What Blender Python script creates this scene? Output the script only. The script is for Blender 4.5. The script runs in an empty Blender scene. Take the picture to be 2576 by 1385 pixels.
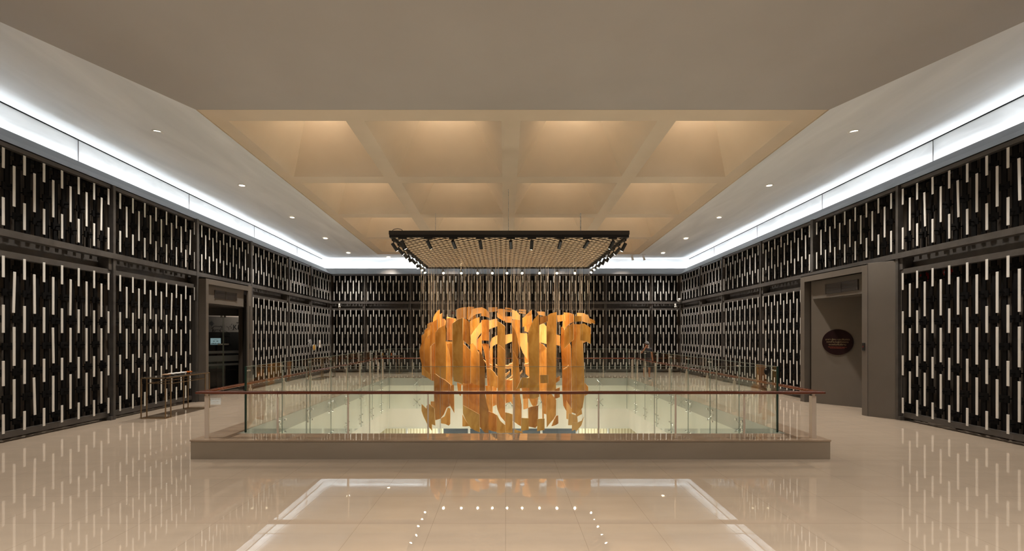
import bpy, bmesh, math, random
from mathutils import Vector, Matrix
random.seed(7)
PI = math.pi
S = bpy.context.scene
C = S.collection
E = 2.07                    # eye height of the photograph, metres
F, CX, CY = 1100.0, 1272.0, 841.0

# ------------------------------------------------------------------ materials
def mat(name, col, rough=0.6, metal=0.0, spec=0.5, emit=None, es=0.0, coat=0.0):
    m = bpy.data.materials.new(name); m.use_nodes = True
    b = m.node_tree.nodes['Principled BSDF']
    b.inputs['Base Color'].default_value = (*col, 1)
    b.inputs['Roughness'].default_value = rough
    b.inputs['Metallic'].default_value = metal
    b.inputs['Specular IOR Level'].default_value = spec
    b.inputs['Coat Weight'].default_value = coat
    if emit:
        b.inputs['Emission Color'].default_value = (*emit, 1)
        b.inputs['Emission Strength'].default_value = es
    return m

def nz(m, c1, c2, scale=3.0, stretch=(1, 1, 1), detail=5, lo=0.35, hi=0.65, bump=0.0, dist=0.0):
    """mottle a principled material between two colours with object-space noise"""
    nt = m.node_tree; N = nt.nodes; L = nt.links
    b = N['Principled BSDF']
    tc = N.new('ShaderNodeTexCoord'); mp = N.new('ShaderNodeMapping')
    mp.inputs['Scale'].default_value = stretch
    t = N.new('ShaderNodeTexNoise'); t.inputs['Scale'].default_value = scale
    t.inputs['Detail'].default_value = detail; t.inputs['Distortion'].default_value = dist
    r = N.new('ShaderNodeValToRGB')
    r.color_ramp.elements[0].position = lo; r.color_ramp.elements[0].color = (*c1, 1)
    r.color_ramp.elements[1].position = hi; r.color_ramp.elements[1].color = (*c2, 1)
    L.new(tc.outputs['Object'], mp.inputs['Vector']); L.new(mp.outputs[0], t.inputs['Vector'])
    L.new(t.outputs['Fac'], r.inputs['Fac']); L.new(r.outputs['Color'], b.inputs['Base Color'])
    if bump:
        bp = N.new('ShaderNodeBump'); bp.inputs['Strength'].default_value = bump
        bp.inputs['Distance'].default_value = 0.02
        L.new(t.outputs['Fac'], bp.inputs['Height']); L.new(bp.outputs[0], b.inputs['Normal'])
    return m

def tile_mat():
    m = mat('polished_tile', (0.6, 0.5, 0.4), rough=0.008)
    m.node_tree.nodes['Principled BSDF'].inputs['IOR'].default_value = 1.85
    nt = m.node_tree; N = nt.nodes; L = nt.links; b = N['Principled BSDF']
    tc = N.new('ShaderNodeTexCoord')
    br = N.new('ShaderNodeTexBrick'); br.offset = 0.0; br.squash = 1.0
    br.inputs['Scale'].default_value = 1.0; br.inputs['Brick Width'].default_value = 0.8
    br.inputs['Row Height'].default_value = 0.8; br.inputs['Mortar Size'].default_value = 0.0026
    br.inputs['Mortar Smooth'].default_value = 0.0; br.inputs['Bias'].default_value = 0.0
    br.inputs['Color1'].default_value = (0.520, 0.425, 0.330, 1)
    br.inputs['Color2'].default_value = (0.508, 0.413, 0.322, 1)
    br.inputs['Mortar'].default_value = (0.38, 0.305, 0.235, 1)
    L.new(tc.outputs['Object'], br.inputs['Vector'])
    n = N.new('ShaderNodeTexNoise'); n.inputs['Scale'].default_value = 1.6; n.inputs['Detail'].default_value = 6
    mp = N.new('ShaderNodeMapping'); mp.inputs['Scale'].default_value = (1, 3, 1)
    L.new(tc.outputs['Object'], mp.inputs['Vector']); L.new(mp.outputs[0], n.inputs['Vector'])
    mx = N.new('ShaderNodeMixRGB'); mx.blend_type = 'MULTIPLY'; mx.inputs['Fac'].default_value = 0.18
    L.new(br.outputs['Color'], mx.inputs['Color1']); L.new(n.outputs['Fac'], mx.inputs['Color2'])
    L.new(mx.outputs[0], b.inputs['Base Color'])
    n2 = N.new('ShaderNodeTexNoise'); n2.inputs['Scale'].default_value = 1.3; n2.inputs['Detail'].default_value = 1
    L.new(tc.outputs['Object'], n2.inputs['Vector'])
    bp = N.new('ShaderNodeBump'); bp.inputs['Strength'].default_value = 0.007; bp.inputs['Distance'].default_value = 0.02
    L.new(n2.outputs['Fac'], bp.inputs['Height']); L.new(bp.outputs[0], b.inputs['Normal'])
    return m

def glass_mat(name, tint=(0.972, 0.988, 0.978), refl=1.0):
    m = bpy.data.materials.new(name); m.use_nodes = True
    nt = m.node_tree; N = nt.nodes; L = nt.links; N.clear()
    o = N.new('ShaderNodeOutputMaterial'); mx = N.new('ShaderNodeMixShader')
    tr = N.new('ShaderNodeBsdfTransparent'); tr.inputs['Color'].default_value = (*tint, 1)
    gl = N.new('ShaderNodeBsdfGlossy'); gl.inputs['Roughness'].default_value = 0.0
    gl.inputs['Color'].default_value = (refl, refl, refl, 1)
    fr = N.new('ShaderNodeFresnel'); g = N.new('ShaderNodeNewGeometry'); io = N.new('ShaderNodeMapRange')
    io.inputs['To Min'].default_value = 1.45; io.inputs['To Max'].default_value = 1 / 1.45   # thin sheet: both faces meet air
    L.new(g.outputs['Backfacing'], io.inputs['Value']); L.new(io.outputs[0], fr.inputs['IOR'])
    L.new(fr.outputs[0], mx.inputs['Fac']); L.new(tr.outputs[0], mx.inputs[1]); L.new(gl.outputs[0], mx.inputs[2])
    L.new(mx.outputs[0], o.inputs['Surface'])
    return m

def rib_mat():
    m = mat('cream_ribbed_cladding', (0.8, 0.7, 0.5), rough=0.7)
    nt = m.node_tree; N = nt.nodes; L = nt.links; b = N['Principled BSDF']
    tc = N.new('ShaderNodeTexCoord'); w = N.new('ShaderNodeTexWave')
    w.bands_direction = 'X'; w.inputs['Scale'].default_value = 2.2; w.inputs['Distortion'].default_value = 0
    r = N.new('ShaderNodeValToRGB'); r.color_ramp.elements[0].color = (0.55, 0.45, 0.28, 1)
    r.color_ramp.elements[0].position = 0.1; r.color_ramp.elements[1].position = 0.4
    r.color_ramp.elements[1].color = (0.85, 0.76, 0.56, 1)
    L.new(tc.outputs['Object'], w.inputs['Vector']); L.new(w.outputs['Fac'], r.inputs['Fac'])
    L.new(r.outputs['Color'], b.inputs['Base Color'])
    return m

M = {}
M['tile'] = tile_mat()
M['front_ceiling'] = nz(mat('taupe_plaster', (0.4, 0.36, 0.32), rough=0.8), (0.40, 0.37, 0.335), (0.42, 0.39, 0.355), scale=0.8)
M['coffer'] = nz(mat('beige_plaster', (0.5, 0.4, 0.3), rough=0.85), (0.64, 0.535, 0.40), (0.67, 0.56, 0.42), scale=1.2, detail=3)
M['marble_ceiling'] = nz(mat('streaked_ceiling_finish', (0.7, 0.7, 0.7), rough=0.6), (0.68, 0.705, 0.72), (0.84, 0.865, 0.88), scale=0.9, stretch=(1.6, 0.28, 1), detail=8, lo=0.3, hi=0.7, dist=0.6)
M['marble_cove'] = nz(mat('veined_cove_marble', (0.8, 0.8, 0.8), rough=0.5), (0.66, 0.67, 0.68), (0.82, 0.83, 0.84), scale=1.2, stretch=(0.6, 0.6, 2.2), detail=8, lo=0.3, hi=0.6, dist=1.2)
M['cornice'] = mat('dark_cornice_paint', (0.034, 0.027, 0.022), rough=0.45)
M['beam'] = nz(mat('dark_steel_beam', (0.06, 0.055, 0.05), rough=0.42), (0.058, 0.052, 0.048), (0.080, 0.073, 0.068), scale=5)
M['back'] = nz(mat('dark_brown_backing', (0.03, 0.025, 0.02), rough=0.55), (0.060, 0.048, 0.038), (0.095, 0.076, 0.060), scale=2.5, stretch=(3, 3, 0.4))
M['slat'] = mat('black_slat_metal', (0.0035, 0.003, 0.003), rough=0.75, spec=0.15)
M['bar'] = nz(mat('white_glazed_bar', (0.62, 0.58, 0.52), rough=0.35), (0.66, 0.645, 0.61), (0.74, 0.725, 0.69), scale=14, stretch=(1, 1, 0.15))
M['plinth'] = nz(mat('taupe_stone', (0.3, 0.26, 0.21), rough=0.35), (0.40, 0.34, 0.265), (0.44, 0.375, 0.295), scale=1.5, stretch=(0.5, 0.5, 2))
M['curb_top'] = nz(mat('brown_stone_top', (0.3, 0.2, 0.13), rough=0.02, spec=1.0), (0.44, 0.33, 0.24), (0.52, 0.395, 0.29), scale=2.2, stretch=(0.6, 2, 1), dist=1)
M['edge_band'] = nz(mat('grey_slab_band', (0.4, 0.4, 0.36), rough=0.6), (0.40, 0.395, 0.355), (0.44, 0.43, 0.39), scale=2)
M['void'] = nz(mat('cream_shaft_wall', (0.78, 0.76, 0.66), rough=0.6), (0.76, 0.745, 0.66), (0.84, 0.825, 0.745), scale=1.4, stretch=(1, 1, 0.3))
M['rail_wood'] = nz(mat('red_brown_handrail_wood', (0.25, 0.07, 0.02), rough=0.22, coat=0.3), (0.10, 0.016, 0.006), (0.19, 0.042, 0.014), scale=6, stretch=(0.5, 6, 6))
M['post'] = mat('cream_post_paint', (0.80, 0.70, 0.60), rough=0.4)
M['glass'] = glass_mat('clear_green_glass')
M['glass_edge'] = mat('dark_green_glass_edge', (0.015, 0.05, 0.04), rough=0.2)
M['pol_edge'] = mat('polished_glass_edge', (0.26, 0.31, 0.27), rough=0.2)
M['door_glass'] = glass_mat('smoked_door_glass', (0.55, 0.56, 0.56), 0.8)
M['frost'] = mat('frosted_band', (0.20, 0.23, 0.24), rough=0.6)
M['chrome'] = mat('chrome', (0.75, 0.74, 0.72), rough=0.2, metal=1.0)
M['black'] = mat('black_metal', (0.012, 0.012, 0.012), rough=0.35)
M['rig'] = mat('dark_bronze_frame', (0.05, 0.042, 0.036), rough=0.4)
M['lattice'] = mat('lattice_shaded_strip', (0.15, 0.115, 0.08), rough=0.5)  # strip bodies darkened, shade put into the colour
M['lattice_lit_edge'] = mat('lattice_lower_edge_lit', (0.80, 0.64, 0.46), rough=0.5)  # paler tone paints the light caught from below on the lower edges
M['portal'] = nz(mat('taupe_portal_paint', (0.24, 0.205, 0.17), rough=0.6), (0.110, 0.094, 0.078), (0.120, 0.103, 0.086), scale=2)
M['vent'] = mat('dark_grille', (0.045, 0.036, 0.03), rough=0.45)
M['bronze'] = mat('bronze_tube', (0.30, 0.21, 0.12), rough=0.32, metal=0.7)
M['table_top'] = mat('dark_table_glass', (0.05, 0.042, 0.034), rough=0.1)
M['white'] = mat('white_plastic', (0.8, 0.79, 0.77), rough=0.4)
M['tan'] = mat('tan_wood', (0.45, 0.28, 0.17), rough=0.5)
M['orange'] = mat('orange_lacquer', (0.5, 0.13, 0.02), rough=0.3)
M['grey'] = mat('grey_card', (0.35, 0.36, 0.36), rough=0.5)
M['gold'] = mat('gold', (0.75, 0.42, 0.08), rough=0.35, metal=0.4)
M['silver'] = nz(mat('silver', (0.5, 0.5, 0.5), rough=0.35, metal=0.5), (0.25, 0.25, 0.26), (0.6, 0.6, 0.6), scale=30)
M['red'] = mat('red_alarm', (0.45, 0.01, 0.01), rough=0.35)
M['wire'] = mat('tan_wire', (0.42, 0.37, 0.32), rough=0.4)
M['lens'] = mat('lamp_lens', (1, 0.9, 0.7), emit=(1.0, 0.80, 0.52), es=60)
M['lens_soft'] = mat('lamp_lens_soft', (1, 0.9, 0.7), emit=(1.0, 0.82, 0.6), es=9)
M['trim'] = mat('white_lamp_trim', (0.8, 0.8, 0.78), rough=0.4)
M['screen'] = mat('lit_screen', (0.7, 0.8, 0.8), emit=(0.62, 0.85, 0.86), es=0.75)
M['screen_ink'] = mat('screen_ink', (0.01, 0.04, 0.05), rough=0.6)
M['ribbed'] = rib_mat()
M['slate'] = mat('slate_blue_panel', (0.055, 0.065, 0.08), rough=0.5)
M['sign'] = mat('maroon_sign', (0.010, 0.0015, 0.002), rough=0.6, spec=0.15)
M['sign_text'] = mat('cream_lettering', (0.30, 0.235, 0.13), rough=0.3, metal=0.3)
M['sign_red'] = mat('coral_lettering', (0.42, 0.09, 0.045), rough=0.5)
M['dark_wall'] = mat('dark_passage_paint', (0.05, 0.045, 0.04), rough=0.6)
M['mural'] = mat('mural_wall_paint', (0.50, 0.43, 0.37), rough=0.8)
M['ink'] = mat('mural_ink', (0.02, 0.02, 0.022), rough=0.8)
M['teal'] = mat('teal_ink', (0.03, 0.07, 0.09), rough=0.8)
M['skin'] = mat('skin', (0.42, 0.19, 0.10), rough=0.5)
M['cloth'] = mat('black_cloth', (0.02, 0.02, 0.022), rough=0.8)
M['shorts'] = mat('charcoal_cloth', (0.045, 0.045, 0.04), rough=0.85)
M['cap'] = mat('grey_cap_cloth', (0.16, 0.16, 0.165), rough=0.7)
M['hair'] = mat('black_hair', (0.01, 0.008, 0.007), rough=0.6)
M['ply_edge'] = mat('pale_plywood_edge', (0.85, 0.60, 0.33), rough=0.5)
def wood(name, a, b):
    return nz(mat(name, a, rough=0.42, spec=0.4), a, b, scale=3.4, stretch=(1, 1, 0.6), detail=10, lo=0.38, hi=0.62, dist=0.8)
M['w0'] = wood('amber_plywood', (0.56, 0.245, 0.04), (0.72, 0.37, 0.09))
M['w1'] = wood('dark_amber_plywood', (0.40, 0.145, 0.022), (0.56, 0.24, 0.045))
M['w2'] = wood('pale_amber_plywood', (0.72, 0.38, 0.12), (0.80, 0.47, 0.17))
M['w3'] = wood('olive_amber_plywood', (0.54, 0.25, 0.042), (0.70, 0.37, 0.085))

# ------------------------------------------------------------------ helpers
class MB:
    """collects simple solids and links them as one mesh object"""
    def __init__(s): s.v = []; s.f = []; s.m = []
    def add(s, vs, fs, mi=0):
        n = len(s.v); s.v += [tuple(p) for p in vs]
        s.f += [tuple(i + n for i in f) for f in fs]; s.m += [mi] * len(fs)
    def hexa(s, p, mi=0):
        s.add(p, [(3, 2, 1, 0), (4, 5, 6, 7), (0, 1, 5, 4), (1, 2, 6, 5), (2, 3, 7, 6), (3, 0, 4, 7)], mi)
    def box(s, x0, x1, y0, y1, z0, z1, mi=0):
        s.hexa([(x0, y0, z0), (x1, y0, z0), (x1, y1, z0), (x0, y1, z0), (x0, y0, z1), (x1, y0, z1), (x1, y1, z1), (x0, y1, z1)], mi)
    def slope(s, x0, x1, y0, y1, a0, a1, b0, b1, mi=0):
        """box along x whose bottom/top go from a0,a1 at x0 to b0,b1 at x1"""
        s.hexa([(x0, y0, a0), (x1, y0, b0), (x1, y1, b0), (x0, y1, a0), (x0, y0, a1), (x1, y0, b1), (x1, y1, b1), (x0, y1, a1)], mi)
    def tube(s, p, q, r, n=8, r2=None, mi=0, cap=True):
        p = Vector(p); q = Vector(q); r2 = r if r2 is None else r2
        d = (q - p).normalized(); a = d.orthogonal().normalized(); b = d.cross(a)
        ring = lambda c, rr: [c + (a * math.cos(2 * PI * i / n) + b * math.sin(2 * PI * i / n)) * rr for i in range(n)]
        fs = [(i, (i + 1) % n, n + (i + 1) % n, n + i) for i in range(n)]
        if cap: fs += [tuple(range(n))[::-1], tuple(range(n, 2 * n))]
        s.add(ring(p, r) + ring(q, r2), fs, mi)
    def prism(s, pts, z0, z1, mi=0):
        n = len(pts)
        s.add([(x, y, z0) for x, y in pts] + [(x, y, z1) for x, y in pts],
              [tuple(range(n))[::-1], tuple(range(n, 2 * n))] + [(i, (i + 1) % n, n + (i + 1) % n, n + i) for i in range(n)], mi)
    def quad(s, a, b, c, d, mi=0): s.add([a, b, c, d], [(0, 1, 2, 3)], mi)
    def build(s, name, m, parent=None, smooth=False, fix=True):
        me = bpy.data.meshes.new(name); me.from_pydata(s.v, [], s.f); me.update()
        for x in (m if isinstance(m, (list, tuple)) else [m]): me.materials.append(M[x] if isinstance(x, str) else x)
        me.polygons.foreach_set('material_index', s.m)
        if fix:
            bm = bmesh.new(); bm.from_mesh(me); bmesh.ops.recalc_face_normals(bm, faces=bm.faces); bm.to_mesh(me); bm.free()
        if smooth: me.polygons.foreach_set('use_smooth', [True] * len(me.polygons))
        o = bpy.data.objects.new(name, me); C.objects.link(o)
        if parent: o.parent = parent
        return o

def bevel(o, w=0.004, seg=2):
    b = o.modifiers.new('bevel', 'BEVEL'); b.width = w; b.segments = seg; b.limit_method = 'ANGLE'; return o
def tag(o, label, cat, group=None, kind=None):
    o['label'] = label; o['category'] = cat
    if group: o['group'] = group
    if kind: o['kind'] = kind
    return o
def struct(o): o['kind'] = 'structure'; return o
def empty(name, loc=(0, 0, 0), rz=0.0):
    o = bpy.data.objects.new(name, None); o.location = loc; o.rotation_euler = (0, 0, rz)
    o.empty_display_size = 0.2; C.objects.link(o); return o
def copy_tree(o, parent=None):
    c = o.copy(); C.objects.link(c)
    if parent: c.parent = parent
    for ch in list(o.children): copy_tree(ch, c)
    return c
ORD = ['first', 'second', 'third', 'fourth', 'fifth', 'sixth', 'seventh', 'eighth', 'ninth', 'tenth']

def kf(y): return 1 + 0.0072 * (23.8 - y)              # the wall tops fall gently towards the far end
def up(z, y): return E + (z - E) * kf(y) if z > E else z
def hA(y): return 5.38 + 0.0245 * (23.8 - y)
def hB(y): return 5.78 + 0.0275 * (24.45 - y)
def hC(y): return 6.36 + 0.0319 * (24.75 - y)
def hL(y): return 6.27 + 0.0490 * (22.87 - y)
XW, YF = 9.55, 23.9
OX0, OX1, OY0, OY1 = -4.66, 4.87, 7.84, 17.57          # glass line round the opening
EX0, EX1, EY0, EY1 = OX0 - .1, OX1 + .1, OY0 - .1, OY1 + .1   # edge of the slab
PX0, PX1, PY0, PY1 = -5.24, 5.40, 7.25, 18.16          # curb

# ------------------------------------------------------------------ room shell
b = MB()
FX0, FX1, FY0, FY1 = -20.0, 14.0, -9.0, 30.0
for (x0, x1, y0, y1) in ((FX0, FX1, FY0, EY0), (FX0, FX1, EY1, FY1), (FX0, EX0, EY0, EY1), (EX1, FX1, EY0, EY1)):
    b.box(x0, x1, y0, y1, -0.25, 0.0)
struct(b.build('floor', 'tile'))

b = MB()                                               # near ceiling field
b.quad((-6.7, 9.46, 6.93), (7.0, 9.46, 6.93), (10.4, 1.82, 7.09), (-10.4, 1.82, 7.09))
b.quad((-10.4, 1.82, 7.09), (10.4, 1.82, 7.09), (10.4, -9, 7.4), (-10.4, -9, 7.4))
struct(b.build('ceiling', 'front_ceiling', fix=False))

def ruled(name, a0, a1, b0, b1, m, nu=12, nv=4):
    b = MB(); g = lambda p, q, t: Vector(p).lerp(Vector(q), t)
    vs = [g(g(a0, a1, i / nu), g(b0, b1, i / nu), j / nv) for i in range(nu + 1) for j in range(nv + 1)]
    fs = [(i * (nv + 1) + j, i * (nv + 1) + j + 1, (i + 1) * (nv + 1) + j + 1, (i + 1) * (nv + 1) + j) for i in range(nu) for j in range(nv)]
    b.add(vs, fs); return b.build(name, m, smooth=True, fix=False)
struct(ruled('ceiling_left', (-6.7, 9.46, 6.93), (-6.7, 22.87, 6.27), (-10.4, 1.82, 7.09), (-10.4, 24.75, 6.36), 'marble_ceiling'))
struct(ruled('ceiling_right', (7.0, 9.46, 6.93), (7.0, 22.87, 6.27), (10.4, 1.82, 7.09), (10.4, 24.75, 6.36), 'marble_ceiling'))
struct(ruled('ceiling_far', (-6.7, 22.87, 6.27), (7.0, 22.87, 6.27), (-10.4, 24.75, 6.36), (10.4, 24.75, 6.36), 'marble_ceiling'))

# coffered field: a slab with pyramid recesses
cols = [(-6.7, -6.32), (-6.32, -3.64), (-3.64, -3.22), (-3.22, -.10), (-.10, .34), (.34, 3.46), (3.46, 3.88), (3.88, 6.56), (6.56, 7.0)]
rows = [(9.46, 9.96), (9.96, 13.06), (13.06, 13.54), (13.54, 16.50), (16.50, 16.91), (16.91, 19.72), (19.72, 20.05), (20.05, 22.5), (22.5, 22.87)]
b = MB(); lift = 0.03
hq = lambda x, y: (x, y, hL(y) + lift)
coffer_tops = []
for i, (x0, x1) in enumerate(cols):
    for j, (y0, y1) in enumerate(rows):
        if i % 2 and j % 2:
            xc, yc, t, ht = (x0 + x1) / 2, (y0 + y1) / 2, 0.86, 2.45
            q = [Vector(hq(*p)) for p in ((x0, y0), (x1, y0), (x1, y1), (x0, y1))]
            ap = Vector((xc, yc, hL(yc) + lift + ht)); tq = [p.lerp(ap, t) for p in q]
            r = [p + Vector((0, 0, .05)) for p in q]
            for k in range(4):
                l = (k + 1) % 4
                b.quad(q[k], q[l], tq[l], tq[k])
            b.quad(*tq); coffer_tops.append((xc, yc, tq[0].z))
        else:
            b.quad(hq(x0, y0), hq(x1, y0), hq(x1, y1), hq(x0, y1))
x0, x1, y0, y1 = -6.7, 7.0, 9.46, 22.87
P = [(x0, y0), (x1, y0), (x1, y1), (x0, y1)]
for k in range(4):
    p, q = P[k], P[(k + 1) % 4]
    b.quad((p[0], p[1], hL(p[1])), (q[0], q[1], hL(q[1])), hq(*q), hq(*p))
struct(b.build('ceiling_coffered', 'coffer', fix=False))

def wall_run(name, pts, m):
    """vertical or leaning strip: list of (bottom, top) pairs"""
    b = MB()
    for (a0, a1), (c0, c1) in zip(pts[:-1], pts[1:]): b.quad(a0, c0, c1, a1)
    return struct(b.build(name, m, fix=False))
# backing walls behind the slatted screens, with openings for the portals
XB = XW + .33
b = MB()
for (y0, y1, z0, z1) in ((-9, 13.5, 0, 7.3), (13.5, 16.42, 3.84, 6.9), (16.42, 24.3, 0, 6.9)): b.box(-XB - .15, -XB, y0, y1, z0, hA(y1))
struct(b.build('wall_left', 'back'))
b = MB()
for (y0, y1, z0) in ((-9, 9.6, 0), (9.6, 13.42, 3.7), (13.42, 24.3, 0)): b.box(XB, XB + .15, y0, y1, z0, hA(y1))
struct(b.build('wall_right', 'back'))
b = MB(); b.box(-XB, XB, YF + .33, YF + .48, 0, 5.38); struct(b.build('wall_far', 'back'))
b = MB(); b.box(-10.6, 10.6, -9.2, -9.0, 0, 7.4); struct(b.build('wall_near', 'dark_wall'))
for s, nm in ((-1, 'wall_cove_left'), (1, 'wall_cove_right')):
    b = MB(); b.box(s * 10.4, s * 10.5, -9, 24.75, 5.2, 7.5)
    o = struct(b.build(nm, 'marble_cove'))
b = MB(); b.box(-10.4, 10.4, 24.75, 24.85, 5.0, 6.6); struct(b.build('wall_cove_far', 'marble_cove'))
# seams of the cove cladding
b = MB()
for k in range(8):
    y = 6.9 + k * 3.72 if k < 5 else None
    if y:
        for s in (-1, 1): b.box(s * 10.385 - .004, s * 10.385 + .004, y, y + .012, hB(y) - .3, hC(y))
struct(b.build('trim_cove_seams', 'cornice'))
b = MB()                                               # black strip painting the shade in the gap between cove and ceiling
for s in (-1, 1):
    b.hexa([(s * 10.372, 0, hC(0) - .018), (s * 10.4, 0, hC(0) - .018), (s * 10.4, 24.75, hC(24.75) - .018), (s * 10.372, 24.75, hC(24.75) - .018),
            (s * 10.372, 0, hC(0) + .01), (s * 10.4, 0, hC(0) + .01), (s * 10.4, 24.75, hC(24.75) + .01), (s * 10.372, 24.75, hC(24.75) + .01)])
struct(b.build('trim_gap_shade_strip', 'slat'))

# flared cornice, lip and trough
b = MB(); bs = MB()
def pr(x, y, z): return (x, y, z)
for s in (-1, 1):
    a0, a1, c0, c1 = (s * XW, -9, hA(-9)), (s * XW, 23.9, hA(23.9)), (s * 10.1, -9, hB(-9)), (s * 10.1, 24.45, hB(24.45))
    b.quad(a0, a1, c1, c0)
    b.quad(c0, c1, (s * 10.14, 24.49, hB(24.45) - .0), (s * 10.14, -9, hB(-9)))
    b.quad((s * 10.14, -9, hB(-9)), (s * 10.14, 24.49, hB(24.45)), (s * 10.14, 24.49, hB(24.45) - .3), (s * 10.14, -9, hB(-9) - .3))
    b.quad((s * 10.14, -9, hB(-9) - .3), (s * 10.14, 24.49, hB(24.45) - .3), (s * 10.4, 24.75, hB(24.45) - .3), (s * 10.4, -9, hB(-9) - .3))
    b.quad(a0, a1, (s * XB, 24.2, hA(23.9)), (s * XB, -9, hA(-9)))
a0, a1, c0, c1 = (-XW, 23.9, 5.378), (XW, 23.9, 5.378), (-10.1, 24.45, 5.78), (10.1, 24.45, 5.78)
b.quad(a0, a1, c1, c0)
b.quad(c0, c1, (10.14, 24.49, 5.78), (-10.14, 24.49, 5.78))
b.quad((-10.14, 24.49, 5.78), (10.14, 24.49, 5.78), (10.14, 24.49, 5.48), (-10.14, 24.49, 5.48))
b.quad((-10.14, 24.49, 5.48), (10.14, 24.49, 5.48), (10.4, 24.75, 5.48), (-10.4, 24.75, 5.48))
b.quad(a0, a1, (XB, YF + .4, 5.378), (-XB, YF + .4, 5.378))
struct(b.build('trim_cornice', 'cornice', fix=False))

# ------------------------------------------------------------------ slatted screens
UA = [(5.27, 4.92), (4.42, 3.94)]; UB = [(5.02, 4.31)]
LA = [(3.42, 3.05), (2.58, 2.10), (1.57, 1.09), (.55, .18)]; LB = [(3.17, 2.45), (2.21, 1.47), (1.20, .44)]
bar_cache = {}
def bar_mesh(h):
    k = round(h, 3)
    if k not in bar_cache:
        b = MB(); b.box(-.0235, .0235, 0, .012, -h / 2, h / 2)
        o = b.build('white_bar', 'bar'); me = o.data
        bm = bmesh.new(); bm.from_mesh(me); bmesh.ops.bevel(bm, geom=bm.edges[:], offset=.003, segments=1, affect='EDGES'); bm.to_mesh(me); bm.free()
        bpy.data.objects.remove(o); bar_cache[k] = me
    return bar_cache[k]
def screen(side, a, c, level, label):
    """one bay of screen between coordinates a and c on a wall"""
    L = c - a
    if side == 'left': e = empty('slatted_screen', (-XW, a, 0), PI / 2); depth = lambda u: a + u
    elif side == 'right': e = empty('slatted_screen', (XW, c, 0), -PI / 2); depth = lambda u: c - u
    else: e = empty('slatted_screen', (a, YF, 0), 0); depth = lambda u: YF
    tag(e, label, 'wall screen', 'slatted screens of white bars on black slats')
    n = min(8, round(L / .33)); flip = (side == 'right')
    s0, s1 = (.2, L - .12) if not flip else (.12, L - .2)
    if side == 'far': s0, s1 = .17, L - .17
    if side == 'left' and level == 'low' and a > 21: s1 = L - .06
    sp = (s1 - s0) / (n - 1)
    ua = [s0 + i * sp for i in range(n)]; ub = [s0 + (i + .5) * sp for i in range(n - 1)]
    A, B = (UA, UB) if level == 'up' else (LA, LB)
    zlo, zhi = (3.88, 5.33) if level == 'up' else (.12, 3.44)
    sl = MB()
    for cols_, rows_ in ((ua, A), (ub, B)):
        for u in cols_:
            y = depth(u)
            sl.box(u - .032, u + .032, .15, .175, up(zlo, y), up(zhi, y))
            for (z1, z0) in rows_:
                h = z1 - z0; zc = up((z0 + z1) / 2, y)
                o = bpy.data.objects.new('white_bar', bar_mesh(h)); C.objects.link(o); o.parent = e
                kk = kf(y) if z0 > E else (1 if z1 < E else 1 + (kf(y) - 1) * (z1 - E) / h)
                tilt = random.choice([0] * 9 + [1, -1]) * random.uniform(.008, .03) if h > .6 else random.uniform(-.004, .004)
                o.location = (u, 0, zc); o.rotation_euler = (0, tilt, 0); o.scale = (1, 1, kk)
                sl.box(u - .085, u + .085, .135, .155, zc - .07, zc + .07)
                sl.box(u - .01, u + .01, .045, .3, zc - .01, zc + .01)
    for u in [s0 - sp * .25] + [u + sp * .25 for u in ua[:-1]] + [u + sp * .25 for u in ub]:
        y = depth(min(max(u, 0), L)); sl.box(u - .014, u + .014, .2, .215, up(zlo, y), up(zhi, y))
    sl.build('slat_lattice', 'slat', e)
    fr = MB()
    u0, u1 = .05, L - .05
    f = lambda z, u: up(z, depth(u))
    if level == 'up':
        fr.slope(u0, u1, .02, .12, f(5.30, u0), f(5.375, u0), f(5.30, u1), f(5.375, u1))
    else:
        fr.slope(u0, u1, .02, .16, f(3.40, u0), f(3.51, u0), f(3.40, u1), f(3.51, u1))
        fb = MB(); fb.box(u0, u1, .06, .14, .08, .2); fb.build('bottom_rail', 'beam', e)
    fr.build('screen_frame', 'beam', e)
    return e
bays = [7.75, 10.64, 13.55, 16.35, 19.25, 21.45, 23.9]
fx = [-9.55, -7.7, -5.2, -2.55, .1, 2.8, 5.5, 8.0, 9.55]
place = ['nearest the camera', 'second bay from the camera', 'third bay from the camera', 'fourth bay from the camera', 'fifth bay from the camera', 'corner bay at the far end']
for i in range(6):
    a, c = bays[i], bays[i + 1]
    for side in ('left', 'right'):
        screen(side, a, c, 'up', 'upper slatted screen of white bars on the %s wall, %s' % (side, place[i]))
        if (side == 'left' and i == 2) or (side == 'right' and i == 1): continue
        if side == 'right' and i == 2: a2 = 13.62
        else: a2 = a
        screen(side, a2, c, 'low', 'lower slatted screen of white bars on the %s wall, %s' % (side, place[i]))
for i in range(8):
    for lv, nm in (('up', 'upper'), ('low', 'lower')):
        screen('far', fx[i], fx[i + 1], lv, '%s slatted screen of white bars on the far wall, %s bay from the left corner' % (nm, ORD[i]))

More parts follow.
